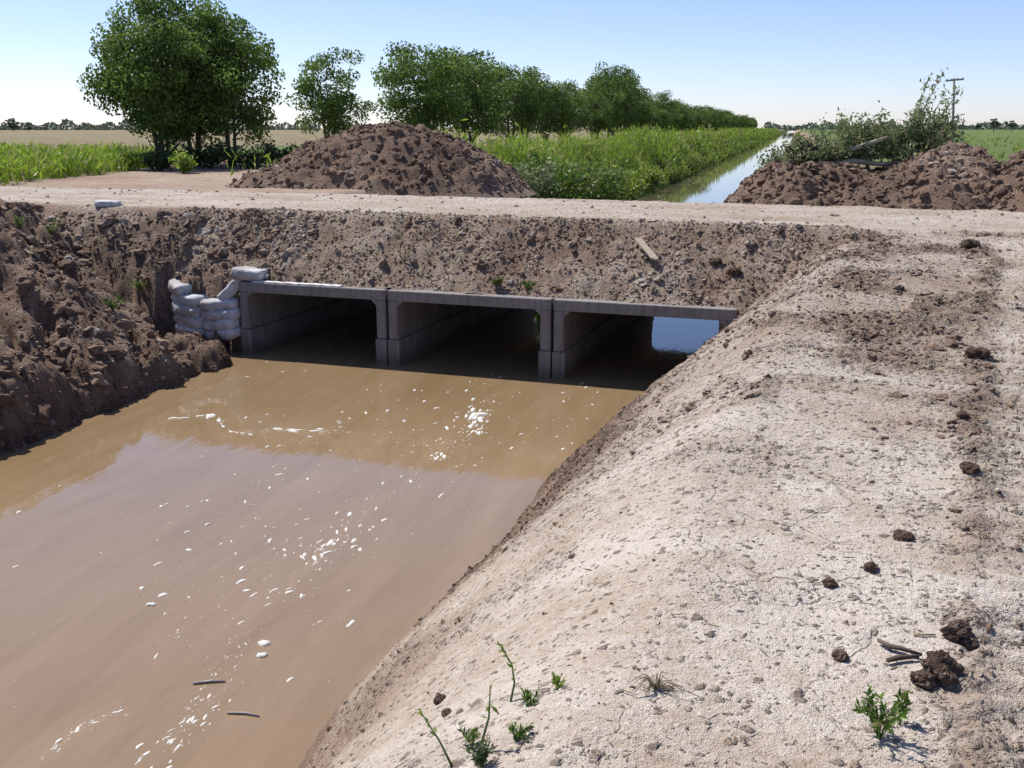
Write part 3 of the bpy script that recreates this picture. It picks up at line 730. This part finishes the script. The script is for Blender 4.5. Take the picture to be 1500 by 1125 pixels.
def place_tree(proto, loc, rz, sc, label, group, name='tree'):
    root = empty(name, loc, rz); root.scale = (sc[0], sc[0], sc[1]) if hasattr(sc, '__len__') else (sc, sc, sc)
    tag(root, label, 'tree', group)
    link('trunk', proto[0], M_BARK, root); link('crown', proto[1], proto[2], root)
    return root
GZ = 1.9
TA = make_tree(3, 5.4, 2.15, .55, 4, 125, 240, .125, spread=.30)
TB = make_tree(8, 5.7, 2.05, .6, 3, 125, 240, .125, spread=.30)
TC = make_tree(14, 4.9, 2.1, .5, 4, 80, 200, .125, spread=.36, sparse=.5)
TD = make_tree(21, 5.0, 1.75, .45, 3, 60, 170, .13)
TE = make_tree(27, 6.2, 2.5, .5, 3, 95, 150, .18)
TF = make_tree(33, 6.0, 2.6, .4, 4, 95, 150, .18)
TG = make_tree(39, 6.4, 2.4, .75, 3, 90, 150, .18)
gl = 'clump of trees at the left beyond the road'
def tr(proto, px, D, rz, sc, label, group=gl):
    q = atd(px, 215, D); return place_tree(proto, (q.x, q.y, GZ - .02), rz, sc, label, group)
tr(TA, 238, 35.0, 3.6, (.86, .98), 'leftmost tree of the clump on the left, several thin trunks')
tr(TB, 288, 37.0, 1.9, (.95, .99), 'tallest middle tree of the left clump with a flat leafy top')
tr(TC, 338, 36.0, -.3, (.95, .96), 'right tree of the left clump, sparse drooping branches towards the lone tree')
tr(TD, 484, 48.5, .8, (1.02, 1.02), 'lone round pale green tree standing apart left of the tree row', None)
rowg = 'tree row running beside the canal to the horizon'
P_ = [TE, TF, TG, TE, TG, TF]
ORD = 'first second third fourth fifth sixth seventh eighth ninth tenth eleventh twelfth thirteenth fourteenth fifteenth sixteenth seventeenth eighteenth nineteenth twentieth'.split()
r_ = random.Random(5)
yy = 56.0; k = 0
spec = {0: ('first tree of the receding row, nearest behind the big soil heap', (.98, .98)), 1: ('second tree of the receding row, the broadest and tallest looking one', (1.08, 1.06)),
        2: ('third tree of the receding row, behind the right flank of the heap', (1.0, 1.0)), 3: ('fourth tree of the receding row, just right of the soil heap', (.98, .98)),
        4: ('fifth tree of the receding row from the heap', (.95, .93)), 5: ('sixth tree of the receding row from the heap', (.97, .9))}
while yy < 560:
    if k in spec: lab, sc = spec[k]
    elif 116 < yy < 131: lab, sc = '%s tree of the receding row from the heap, standing out above its neighbours' % ORD[k], (1.2, 1.32)
    elif k < 20: lab, sc = '%s tree of the receding row counted from the soil heap' % ORD[k], None
    else: lab, sc = 'small far tree merging into the end of the row near the canal', None
    if sc is None: q = r_.uniform(.74, 1.1); sc = (q, q * r_.uniform(.88, 1.08))
    place_tree(P_[k % 6], (-21.3 + r_.uniform(-.8, .8), yy, GZ - .02), r_.uniform(0, 6.28), sc, lab, rowg)
    yy += r_.uniform(5.2, 6.8) if yy < 200 else r_.uniform(6, 9); k += 1

FT = make_tree(51, 5.0, 2.4, 1.2, 1, 30, 60, .5, 'far_tree', mat=M_FAR)
FU = make_tree(52, 6.0, 2.0, 2.6, 1, 26, 60, .5, 'far_tree', mat=M_FAR)
def fartree(px, D, pr, sc, lab):
    q = atd(px, 190, D); place_tree(pr, (q.x, q.y, GZ - .3), px, sc, lab, 'lone far trees on the horizon', 'far_tree')
fartree(1432, 380, FU, .55, 'leftmost of three tiny far trees right of the utility pole')
fartree(1456, 330, FU, .72, 'middle of three tiny far trees right of the utility pole')
fartree(1482, 330, FU, .62, 'rightmost of three tiny far trees at the right edge')
fartree(20, 420, FT, .95, 'larger hazy far tree on the left horizon at the edge of the field')
fartree(42, 430, FT, .6, 'smaller hazy far tree right of the larger one on the left horizon')
# distant hedge lines that read as one mass
def hedge(px0, px1, D, h, n):
    a = rng.uniform(px0, px1, n); out = []
    C = []
    for p in a:
        q = atd(p, 188, D * rng.uniform(.95, 1.1)); C.append((q.x, q.y, 1.5 + h * rng.random() * (.4 + .6 * abs(math.sin(p * .11) * math.sin(p * .037 + 1)))))
    return kites(np.array(C), D * .0032 * rng.uniform(.7, 1.5, n))
hd = leafobj('distant_treeline', [hedge(-250, 470, 700, 7, 5200), hedge(1120, 1800, 900, 7, 4200)], M_FAR)
tag(hd, 'thin dark line of far trees along the horizon', 'treeline', None, 'stuff')

# ------------------------------------------------------------------ weeds, bank vegetation and shrubs
def gzs(x, y): return ground_z(x, y)[0]
def weed_patch(x, y, hmin, hmax, width, leafs, lsize, seed, hs=1.0):
    r = np.random.default_rng(seed); z = gzs(x, y); n = len(x); H = r.uniform(hmin, hmax, n) * hs
    B = np.stack([x, y, z - .03], -1); parts = [blades(B, H, .7, width, r)]
    k = np.repeat(np.arange(n), leafs); t = r.random(len(k))
    C = B[k] + np.stack([r.normal(0, .09, len(k)), r.normal(0, .09, len(k)), H[k] * (.15 + .85 * t)], -1)
    DD = r.normal(0, .45, (len(k), 3)); DD[:, 2] += .8; DD /= np.linalg.norm(DD, axis=1, keepdims=True)
    parts.append(kites(C, 1.7 * lsize * r.uniform(.6, 1.4, len(k)), DD, r, .20, np.clip(t * .75 + .45 * fbm(C[:, 0], C[:, 1], 1.6, 3, seed) + r.normal(.1, .15, len(k)), 0, 1)))
    return parts
# green weeds left of the tree clump
n = 9000; x = rng.uniform(-36, -17, n); yv = rng.uniform(18.8, 33, n)
k = (x < -17.2 - .302 * (yv - 19) + .5 * fbm(x, yv, 1.4, 3, 301)) & (fbm(x, yv, 1.1, 3, 303) > -.35)
o = leafobj('green_weeds', weed_patch(x[k], yv[k], .3, .8, .03, 7, .13, 304), M_WEED)
tag(o, 'bright green weeds growing along the far road edge at the left', 'weeds', None, 'stuff')
# grass and reeds on the upstream left bank
parts = []
def strip(n, y0, y1, x0, x1, h0, h1, w, lf, ls, seed, pw=1.0):
    r = np.random.default_rng(seed); yv = y0 + (y1 - y0) * r.random(n) ** pw; x = r.uniform(x0, x1, n)
    q = fbm(x, yv * .6, 2.2, 3, seed + 5) + .25 * r.normal(size=n); k = q > -.3; q = q[k]
    return weed_patch(x[k], yv[k], h0, h1, w, lf, ls, seed + 1, np.clip(.8 + .75 * q, .4, 1.7))
parts += strip(4200, 21.5, 60, -9.9, -7.2, .5, 1.1, .03, 8, .13, 311, 1.3)
parts += strip(3200, 60, 170, -10.5, -6.9, .6, 1.2, .06, 6, .22, 313, 1.5)
parts += strip(1800, 170, 520, -11, -6.7, .6, 1.2, .15, 5, .5, 315, 1.3)
parts += strip(900, 24, 60, -14.5, -9.6, .4, .9, .03, 7, .13, 317, 1.0)
o = leafobj('bank_grass', parts, M_WEED); tag(o, 'tall bright green grass along the top of the far canal bank', 'grass', None, 'stuff')
parts = []
parts += strip(2800, 20.0, 60, -7.7, -6.75, .5, 1.0, .025, 10, .12, 321, 1.3)
parts += strip(1300, 60, 170, -7.7, -6.7, .4, .9, .05, 8, .2, 323, 1.5)
parts += strip(700, 170, 520, -7.7, -6.6, .4, .9, .12, 6, .4, 325, 1.5)
parts += strip(500, 45, 300, -1.0, .8, .3, .7, .05, 7, .18, 327, 1.6)
o = leafobj('water_edge_plants', parts, M_BANKWEED); tag(o, 'darker leafy plants hanging over the water on the far canal bank', 'plants', None, 'stuff')
# green crop field on the right, low stubble tufts on the left field
n = 2600; x = rng.uniform(7, 90, n); yv = 26 + 120 * rng.random(n) ** 1.6
o = leafobj('field_grass', weed_patch(x, yv, .15, .4, .08, 3, .2, 331), M_WEED); tag(o, 'low green grass of the field behind the right soil heaps', 'grass', None, 'stuff')

def shrub(name, c, rx, ry, h, n, leaf, mat, label, seed, stems=9, cat='shrub', group=None):
    r = np.random.default_rng(seed); root = empty(name, c); m = MB(); tips = []
    for i in range(stems):
        a = r.uniform(0, 6.28); k = r.uniform(.3, 1) ** .6; t = Vector((math.cos(a) * rx * k, math.sin(a) * ry * k, h * r.uniform(.55, 1.0) * (1.15 - .4 * k)))
        m.tube([(0, 0, -.05), (t.x * .35, t.y * .35, t.z * .5), tuple(t)], [.02, .014, .005], 5); tips.append(np.array(t))
    m.build('stems', M_BARK, root)
    tips = np.array(tips); k = r.integers(0, stems, n); u = r.uniform(.35, 1.05, n)[:, None]
    C = tips[k] * u + r.normal(0, 1, (n, 3)) * np.array([rx, ry, h * .6]) * .15; C[:, 2] = np.maximum(C[:, 2], .03)
    V, F, T = kites(C, leaf * r.uniform(.6, 1.3, n), None, r)
    link('foliage', bulk('foliage', V, F, False, {'tint': T}), mat, root); tag(root, label, cat, group); return root
def shr(px, D, rx, h, n, lab, seed, mat=M_SHRUB, leaf=.12):
    q = atd(px, 220, D); return shrub('shrub', (q.x, q.y, gz(q.x, q.y)), rx, rx * .8, h, n, leaf, mat, lab, seed, 12, 'shrub', 'low shrubs under the left tree clump')
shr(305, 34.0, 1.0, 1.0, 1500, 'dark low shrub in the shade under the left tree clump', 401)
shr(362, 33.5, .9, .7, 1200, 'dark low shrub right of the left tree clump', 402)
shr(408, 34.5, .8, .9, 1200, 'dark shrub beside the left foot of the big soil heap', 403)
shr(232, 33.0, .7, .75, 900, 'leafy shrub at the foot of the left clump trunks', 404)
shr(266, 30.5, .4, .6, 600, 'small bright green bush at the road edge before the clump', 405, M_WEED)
def bsh(px, D, z, rx, h, n, lab, seed, mat):
    q = atd(px, 250, D); return shrub('bank_bush', (q.x, q.y, z), rx, rx, h, n, .12, mat, lab, seed, 14, 'bush', 'bushes on the far canal bank')
bsh(768, 24.5, 1.5, .8, 1.0, 1600, 'grey green bush at the right foot of the big soil heap', 411, M_BRUSH)
bsh(815, 26.0, .9, 1.15, 1.7, 3600, 'dark leafy bush right at the far road edge beside the water', 412, M_BANKWEED)
bsh(858, 30.0, .7, 1.2, 1.7, 3600, 'dark leafy bush overhanging the water behind the road edge', 413, M_BANKWEED)
bsh(902, 37.0, .5, 1.3, 1.6, 3000, 'green bush at the water edge where the open water begins', 414, M_WEED)
bsh(962, 52.0, .4, 1.1, 1.1, 1500, 'small bright bush leaning over the middle of the far water edge', 415, M_WEED)
bsh(1010, 72.0, .4, 1.3, 1.2, 1500, 'far bush on the left water edge before the canal narrows', 416, M_BANKWEED)

# ------------------------------------------------------------------ uprooted tree and brush on the right heap
def uprooted():
    r = np.random.default_rng(77); rp = atd(1187, 222, 19.6); root = empty('uprooted_tree', (rp.x, rp.y, 2.42))
    tag(root, 'uprooted tree lying on the dark heap, earthy root ball at its left end', 'fallen tree')
    right = Vector((cy, sy, 0)); back = Vector((-sy, cy, 0)); up = Vector((0, 0, 1))
    def loc(a, b, c): return right * a + back * b + up * c
    # root plate
    v, f = I3; n = vnoise(v[:, 0] * 3 + 5, v[:, 1] * 3 + v[:, 2] * 2.3, 5) * .25 + vnoise(v[:, 0] * 8, v[:, 1] * 8 + v[:, 2] * 7, 6) * .14
    v = v * (1 + n[:, None]) * np.array([.24, .34, .30]) + np.array(loc(.0, 0, .18))
    rb = link('root_ball', pymesh('root_ball', v, f, False), M_ROOT, root)
    m = MB()
    for i in range(26):
        d = Vector(unit(1, r)[0]); d = (d - right * .7).normalized(); s0 = loc(0, 0, .18) + d * .2; L = r.uniform(.15, .42)
        m.tube([s0, s0 + d * L * .5 + Vector(r.normal(0, .04, 3)), s0 + d * L + Vector(r.normal(0, .08, 3))], [.022, .014, .004], 5)
    m.build('roots', M_ROOT, rb)
    # trunk: pale, rising to the right to a broken end
    m = MB(); tp = [loc(.1, -.1, .20), loc(.5, -.2, .34), loc(.95, -.3, .50), loc(1.30, -.35, .62)]
    m.tube(tp, [.05, .044, .04, .036], 10); m.build('trunk', M_LOG, root, True)
    m = MB(); m.tube([loc(1.292, -.349, .617), loc(1.316, -.353, .627)], [.034, .03], 10); m.build('broken_end', M_CUT, root)
    m = MB(); m.tube([loc(.15, -.15, .05), loc(.7, -.3, .20), loc(1.2, -.35, .14), loc(1.7, -.3, .2)], [.06, .05, .04, .02], 8)
    m.tube([loc(.35, .2, .2), loc(.9, .35, .25), loc(1.6, .4, .5), loc(2.3, .3, .75)], [.055, .05, .04, .02], 8)
    m.tube([loc(1.05, 0, -.1), loc(1.1, 0, .25), loc(1.15, .02, .55)], [.04, .035, .02], 7); m.build('limb', M_LOG, root, True)
    # leafy branches
    tips = []; m = MB()
    for i in range(125):
        a = r.uniform(-.45, 2.75); hgt = np.interp(a, [-.45, .0, .6, 1.1, 1.5, 1.9, 2.3, 2.6, 2.75], [.45, .7, 1.15, 1.15, 1.05, 1.3, 2.1, 1.45, .8]) * r.uniform(.35, 1.0)
        b = r.uniform(-.5, .8); s0 = loc(np.clip(a * .75 + .1, -.2, 2.4), b * .4, .1 + .1 * max(a, 0)); t = loc(a, b, hgt - .05)
        mid = s0 * .5 + t * .5 + Vector(r.normal(0, .07, 3)); m.tube([s0, mid, t], [.016, .010, .003], 4, False); tips.append((s0, mid, t))
    m.build('branches', M_BARK, root)
    C = []
    for s0, mid, t in tips:
        for j in range(85):
            u = r.uniform(.25, 1.04); q = s0 * (1 - u) ** 2 + mid * 2 * u * (1 - u) + t * u * u; C.append(np.array(q) + r.normal(0, .062, 3))
    V, F, T = kites(np.array(C), .085 * r.uniform(.6, 1.4, len(C)), None, r, .42)
    link('foliage', bulk('foliage', V, F, False, {'tint': T}), M_BRUSH, root)
uprooted()
q = atd(1150, 222, 23.5)
shrub('brush_bush', (q.x, q.y, 1.95), .7, .6, 1.0, 1500, .1, M_BRUSH, 'grey green bush behind the root ball, between water and heap', 421, 14, 'bush')

# ------------------------------------------------------------------ utility pole
def pole():
    q = atd(1398, 190, 78); root = empty('utility_pole', (q.x, q.y, 1.85), R(YAW - 14)); root.rotation_euler = (0, R(-5), R(YAW)); tag(root, 'wooden utility pole with a single crossarm behind the uprooted tree', 'utility pole')
    m = MB(); m.tube([(0, 0, -.3), (0, 0, 2.4), (0, 0, 4.72)], [.10, .085, .065], 10); m.build('pole', M_POLE, root, True)
    m = MB(); m.box(-.62, .62, -.17, -.06, 4.52, 4.64); m.build('crossarm', M_POLE, root)
    for x in (-.55, -.2, .2, .55):
        m = MB(); m.tube([(x, -.115, 4.64), (x, -.115, 4.66), (x, -.115, 4.69), (x, -.115, 4.72)], [.025, .035, .035, .015], 8); m.build('insulator', M_PORC, root, True)
pole()

# ------------------------------------------------------------------ foam and sticks on the water
def foam_blob(cx, cyy, L, W, a, r, n=11):
    t = np.linspace(0, 2 * np.pi, n, endpoint=False); rad = 1 + r.normal(0, .17, n)
    ox, oy = np.cos(t) * L * .5 * rad, np.sin(t) * W * .5 * rad; c, s = math.cos(a), math.sin(a)
    def ring(k, z): return np.stack([cx + (ox * c - oy * s) * k, cyy + (ox * s + oy * c) * k, np.full(n, z)], -1)
    h = min(.012, .25 * W)
    V = np.concatenate([ring(1, .0005), ring(.82, h * .75), ring(.45, h), [[cx, cyy, h * .95]]])
    F = []
    for k in range(2):
        for i in range(n): j = (i + 1) % n; F += [(k * n + i, k * n + j, (k + 1) * n + j), (k * n + i, (k + 1) * n + j, (k + 1) * n + i)]
    for i in range(n): F.append((2 * n + i, 2 * n + (i + 1) % n, 3 * n))
    return V, np.array(F)
fr = np.random.default_rng(91); Vs, Fs = [], []; cnt = 0; kk = 0
def addfoam(x, y_, L, W, a):
    global cnt, kk
    V, F = foam_blob(x, y_, L, W, a, fr, 9); Vs.append(V); Fs.append(F + cnt); cnt += len(V); kk += 1
# streaks that follow the current, given as photo polylines on the water
STREAKS = [([(735, 550), (700, 610), (660, 650), (600, 700)], 34, .07, .30), ([(705, 600), (690, 640)], 22, .11, .12), ([(600, 690), (520, 760), (440, 850), (395, 880)], 26, .06, .35),
           ([(400, 628), (440, 630), (515, 632)], 13, .09, .05), ([(255, 612), (310, 608), (335, 630), (370, 638)], 14, .08, .05), ([(440, 680), (400, 720), (350, 850), (240, 940)], 26, .05, .3),
           ([(330, 960), (300, 1010), (270, 1060), (200, 1115)], 28, .035, .05), ([(370, 900), (340, 990), (290, 1070), (250, 1110)], 26, .035, .08), ([(180, 1040), (120, 1065), (60, 1110)], 22, .03, .03),
           ([(520, 760), (500, 800), (460, 830), (430, 790)], 22, .07, .15), ([(560, 560), (500, 610), (420, 660)], 14, .04, .2), ([(560, 600), (620, 660), (700, 700)], 14, .05, .3)]
for pl, n, sz, jit in STREAKS:
    W3 = [at(a, b, 0) for a, b in pl]
    for i in range(int(n * 3.2)):
        u = fr.random() * (len(W3) - 1); i0 = min(int(u), len(W3) - 2); q = W3[i0].lerp(W3[i0 + 1], u - i0); d = W3[i0 + 1] - W3[i0]
        a = math.atan2(d.y, d.x) + fr.normal(0, .25); L = sz * (.22 + 1.25 * fr.random() ** 4.5); jj = jit * (.35 + .65 * fr.random() ** 2); addfoam(q.x + fr.normal(0, jj), q.y + fr.normal(0, jj), L * 1.25, L * fr.uniform(.25, .55), a)
for i in range(700):
    x = fr.uniform(-7.0, -2.0); y_ = 3.2 + 9.0 * fr.random()
    if vnoise(np.array([x * 1.4]), np.array([y_ * .45]), 93)[0] < -.15 and fr.random() < .8: continue
    L = .008 + .05 * fr.random() ** 5; addfoam(x, y_, L * 1.3, L * fr.uniform(.4, .8), 1.5 + fr.normal(0, .5))
# hair-thin broken foam lines between the flecks
o = link('foam_flecks', bulk('foam_flecks', np.concatenate(Vs), np.concatenate(Fs), True), M_FOAM); tag(o, 'small white foam flecks drifting in streaks on the muddy water', 'foam', None, 'stuff')
for px, py, L, W, lab in [(387, 943, .085, .06, 'largest white foam patch on the muddy water near the bank'), (384, 961, .065, .05, 'round white foam patch just below the largest one'), (222, 886, .07, .04, 'white foam patch alone in the left half of the water'),
                          (704, 607, .24, .09, 'long white foam patch on the brown water before the culvert')]:
    q = at(px, py, 0); V, F = foam_blob(0, 0, L, W, .3, fr, 16); V[:, 2] *= 1.3
    o = link('foam_patch', bulk('foam_patch', V, F, True), M_FOAM); o.location = (q.x, q.y, .001); tag(o, lab, 'foam', 'larger foam patches')
def stick(name, pts, rad, mat, lab, cat='stick', grp=None, twig=None):
    m = MB(); p0 = Vector(pts[0]); m.tube([Vector(p) - p0 for p in pts], rad, 8)
    o = m.build(name, mat, None, True); o.location = p0; tag(o, lab, cat, grp); return o
def wst(px0, py0, px1, py1, r0, lab):
    a, b = at(px0, py0, .006), at(px1, py1, .006); c = a.lerp(b, .5) + Vector((0.01, .012, .004))
    stick('floating_stick', [a, c, b], [r0, r0 * .9, r0 * .5], M_WETSTICK, lab, 'stick', 'sticks floating on the canal')
wst(283, 1001, 330, 998, .009, 'thick floating stick among the foam near the bank')
wst(333, 1044, 380, 1049, .007, 'thin floating stick below the thicker one in the foam')

# ------------------------------------------------------------------ foreground: clods, sticks and small plants on the right bank
def clod(px, py, size, lab, seed, dry=.15, z0=1.58, flat=.75):
    p = on(px, py, z0); r = np.random.default_rng(seed); v, f = I3
    n = vnoise(v[:, 0] * 1.7 + seed, v[:, 1] * 1.7 + v[:, 2] * 2, seed) * .28 + vnoise(v[:, 0] * 4 + seed, v[:, 1] * 4 + v[:, 2] * 3.7, seed + 1) * .16 + vnoise(v[:, 0] * 11, v[:, 1] * 11 + v[:, 2] * 9, seed + 2) * .08
    V = v * (1 + n[:, None]) * np.array([size * .5, size * .42, size * .5 * flat])
    t = np.tile(np.array([[dry, .5, 0, 0]]), (len(V), 1))
    o = link('soil_clod', bulk('soil_clod', V, f, False, {'soil': t}), M_SOIL); o.location = (p.x, p.y, p.z + size * .12); o.rotation_euler.z = seed; tag(o, lab, 'clod', 'loose soil clods on the right bank'); return o
clod(1378, 985, .12, 'largest dark clod on the right bank, just beyond the two sticks', 501, .05)
clod(1352, 1003, .08, 'dark clod at the left foot of the largest one', 502, .10)
clod(1402, 932, .09, 'dark crumbly clod just beyond the largest one, on the track edge', 503, .05)
clod(1418, 945, .06, 'small dark clod touching the crumbly one on the track edge', 504, .08)
clod(1230, 964, .05, 'small dark clod alone left of the two sticks', 505, .15)
clod(1324, 790, .075, 'brown clod alone on pale dry mud near the track edge', 506, .2)
clod(646, 1026, .05, 'dark clod low on the bank beside the water, left of the tall stem', 507, .12)
clod(655, 1046, .04, 'flat dark clod just below the one beside the water', 508, .2, 1.4, .5)
clod(1215, 857, .05, 'dark clod just beyond the shallow scrape in the mud', 509, .15)
clod(1277, 834, .055, 'brown clod among crumbs beyond the shallow scrape', 510, .2)
clod(1422, 690, .10, 'dark clod halfway up the track edge', 511, .05, 1.6, .5)
clod(1432, 520, .15, 'dark clod on the track edge near the upper bank', 512, .08, 1.6, .5)
clod(1420, 362, .24, 'large dark clod at the far end of the track edge beside the road', 513, .06, 1.6, .5)
clod(1075, 400, .20, 'big dark clod above the buried end of the culvert', 514, .08, 1.7, .5)
clod(1048, 385, .16, 'dark clod left of the big one above the buried culvert end', 515, .1, 1.6, .5)
def lst(name, pts, rad, mat, lab, lift=.012, cat='stick', grp='sticks on the right bank'):
    P = [on(a, b) for a, b in pts]; P = [p + Vector((0, 0, lift)) for p in P]; return stick(name, P, rad, mat, lab, cat, grp)
lst('dry_stick', [(1286, 944), (1302, 953), (1318, 956), (1350, 966)], [.006, .009, .008, .005], M_WOODDARK, 'upper of the two broken sticks beside the largest clod', .016)
lst('dry_stick', [(1299, 974), (1316, 970), (1345, 968)], [.007, .009, .006], M_WOODDARK, 'lower dark stick beside the largest clod', .016)
lst('dry_stick', [(1338, 932), (1370, 932)], [.004, .003], M_DRYSTEM, 'straw thin pale stick left of the crumbly clod', .006)
# pale board stuck in the embankment
a = on(934, 357, 1.7); b = on(962, 389, 1.4); d = (b - a); L = d.length
m = MB(); m.add([(-.5, -.05, -.012), (.42, -.055, -.012), (.5, 0.0, -.012), (.45, .05, -.012), (-.46, .05, -.012), (-.5, -.05, .012), (.42, -.055, .012), (.5, 0.0, .012), (.45, .05, .012), (-.46, .05, .012)],
                [(4, 3, 2, 1, 0), (5, 6, 7, 8, 9), (0, 1, 6, 5), (1, 2, 7, 6), (2, 3, 8, 7), (3, 4, 9, 8), (4, 0, 5, 9)])
bo = m.build('broken_board', M_BOARD, None, False, .003); bo.location = (a + b) / 2 + Vector((0, -.06, .08)); bo.scale = (L, 1, 1)
bo.rotation_euler = d.to_track_quat('X', 'Z').to_euler(); tag(bo, 'pale broken board sticking in the soil above the right culvert cell', 'board')

def sprig(name, base, stems, leaf, per, label, cat='plant', mat=M_WEED, smat=M_STEM, seed=0, srad=.004, group=None, jit=.012):
    """small plant: stems as polylines relative to base, leaves along them"""
    r = np.random.default_rng(seed); root = empty(name, base); tag(root, label, cat, group); C = []; D = []
    for pl, lo in stems:
        pts = [Vector(p) for p in pl]; m = MB(); n = len(pts); m.tube(pts, [srad * (1 - .7 * i / (n - 1)) for i in range(n)], 6); m.build('stem', smat, root, True)
        for j in range(int(per)):
            u = lo + (1 - lo) * r.random(); t = u * (n - 1); i0 = min(int(t), n - 2); q = pts[i0].lerp(pts[i0 + 1], t - i0); dd = (pts[i0 + 1] - pts[i0]).normalized()
            v = np.array(dd) * .8 + r.normal(0, .55, 3); v /= np.linalg.norm(v); C.append(np.array(q) + v * leaf * .4 + r.normal(0, jit * .3, 3)); D.append(v)
    if C:
        V, F, T = kites(np.array(C), leaf * r.uniform(.6, 1.3, len(C)), np.array(D), r, .3)
        link('leaves', bulk('leaves', V, F, False, {'tint': T}), mat, root)
    return root
RT = Vector((cy, sy, 0)); BK = Vector((-sy, cy, 0)); UP = Vector((0, 0, 1))
def L3(a, b, c): return RT * a + BK * b + UP * c
# weed with long stems at the bottom edge
b0 = on(700, 1108, 1.3)
sprig('long_stem_weed', b0, [([L3(0, 0, 0), L3(.03, .03, .10), L3(.035, .04, .19)], .5)], .03, 10, 'upright reddish weed stem with green tip at the bottom edge', seed=601, smat=M_STEM, srad=.005)
b1 = on(748, 1028, 1.45)
sprig('curved_weed', b1, [([L3(0, 0, 0), L3(.012, .01, .06), L3(.004, .015, .12), L3(-.035, .02, .19)], .35)], .022, 34, 'tall curved green weed stem standing alone on the bank edge', seed=602, srad=.0045)
b2 = on(662, 1122, 1.2)
sprig('long_stem_weed', b2, [([L3(0, 0, 0), L3(-.035, .01, .075), L3(-.085, .02, .155)], .55)], .022, 16, 'thin weed stem leaning left towards the water at the bottom edge', seed=603, srad=.004)
def tuft(px, py, rad, h, n, label, seed, mat=M_WEED, leaf=.02, name='small_weed', z0=1.55, group='small weeds on the right bank'):
    p = on(px, py, z0); r = np.random.default_rng(seed); st = []
    for i in range(n):
        a = r.uniform(0, 6.28); k = r.uniform(.2, 1) * rad; st.append(([(0, 0, -.005), (math.cos(a) * k * .5, math.sin(a) * k * .5, h * .6), (math.cos(a) * k, math.sin(a) * k, h * r.uniform(.6, 1.1))], .25))
    return sprig(name, p, st, leaf, 22, label, 'plant', mat, M_STEM, seed, .0022, group)
tuft(1288, 1082, .075, .11, 13, 'feathery green plant casting a dark shadow at the bottom right', 611, M_BRUSH if False else M_BANKWEED, .026)
tuft(1318, 1062, .04, .10, 5, 'small green sprig leaning right behind the feathery plant', 612, M_BANKWEED, .024)
tuft(690, 1090, .045, .045, 6, 'small green sprout left of the upright reddish stem', 613, M_BANKWEED)
tuft(755, 1085, .05, .04, 7, 'small green sprout right of the upright reddish stem', 614, M_BANKWEED)
tuft(772, 1035, .06, .03, 6, 'low green sprout beside the curved weed', 615, M_BANKWEED)
tuft(818, 1006, .025, .025, 4, 'tiny green seedling right of the curved weed', 616, M_WEED)
tuft(706, 1122, .05, .06, 14, 'dark withered weed clump at the bottom edge', 617, M_ROOT and M_SHRUB, .018)
p = on(960, 1010, 1.58); r = np.random.default_rng(620); st = []
for i in range(26):
    a = r.uniform(0, 6.28); k = r.uniform(.03, .09); st.append(([(0, 0, 0), (math.cos(a) * k * .4, math.sin(a) * k * .4, .035 * r.random() + .015), (math.cos(a) * k, math.sin(a) * k, .02 * r.random())], .5))
st.append(([(0, 0, .01), tuple(L3(.05, -.03, .03)), tuple(L3(.13, -.06, .008))], .9))
sprig('dry_root_tuft', p, st, .01, 1, 'dry brown root tuft lying on the pale mud right of the weeds', 'plant', M_BRUSH, M_DRYSTEM, 621, .0028)
# weeds on the left bank and the embankment
for i, (px, py, h, lab) in enumerate([(165, 455, .22, 'green weed halfway up the dark left bank'), (205, 425, .18, 'weed near the sandbags high on the left bank'), (75, 345, .25, 'patch of weed near the crest of the left bank'), (30, 335, .2, 'weed at the left edge near the crest of the left bank')]):
    p = on(px, py, 1.2); r = np.random.default_rng(640 + i); st = []
    for j in range(12):
        a = r.uniform(0, 6.28); k = r.uniform(.2, 1) * h; st.append(([(0, 0, 0), (math.cos(a) * k * .4, math.sin(a) * k * .4, h * .5), (math.cos(a) * k, math.sin(a) * k, h * r.uniform(.5, 1))], .2))
    sprig('bank_weed', p, st, .055, 9, lab, 'plant', M_BANKWEED, M_STEM, 650 + i, .004, 'weeds growing on the left bank')
p = on(592, 385, 1.35)
sprig('dry_weed', p, [([(0, 0, 0), L3(.02, 0, .18), L3(-.04, 0, .38)], .3), ([(0, 0, 0), L3(-.05, 0, .12), L3(-.10, 0, .3)], .3), ([(0, 0, 0), L3(.06, 0, .12), L3(.10, 0, .2)], .3)], .06, 12, 'dry yellowish weed stalk on the embankment above the middle cell', 'plant', M_BRUSH, M_DRYSTEM, 661, .008)
for i, (px, py, lab) in enumerate([(727, 420, 'small green tuft on the embankment just above the middle culvert cell'), (775, 425, 'small green tuft above the joint of the middle and right culvert cells')]):
    tuft(px, py, .10, .10, 9, lab, 670 + i, M_BANKWEED, .05, 'small_weed', 1.2, 'small weeds on the embankment')


# bits of straw and dead grass lying on the right bank
n = 900; r = np.random.default_rng(801); x = r.uniform(-1.6, 3.0, n); yv = r.uniform(1.8, 9, n); z, so, s_, d_ = ground_z(x, yv); k = z > .25
k &= fbm(x, yv, .8, 3, 802) > -.1
x, yv, z = x[k], yv[k], z[k]; n = len(x); a = r.uniform(0, 6.28, n)
D = np.stack([np.cos(a), np.sin(a), r.normal(0, .12, n)], -1); D /= np.linalg.norm(D, axis=1, keepdims=True)
o = leafobj('dead_grass_bits', [kites(np.stack([x, yv, z + .008], -1), r.uniform(.015, .075, n), D, r, .09)], leaf_material('straw', (.16, .12, .07), (.40, .33, .21), .1))
o.parent = STRUCT['right_bank']; o['kind'] = 'stuff'
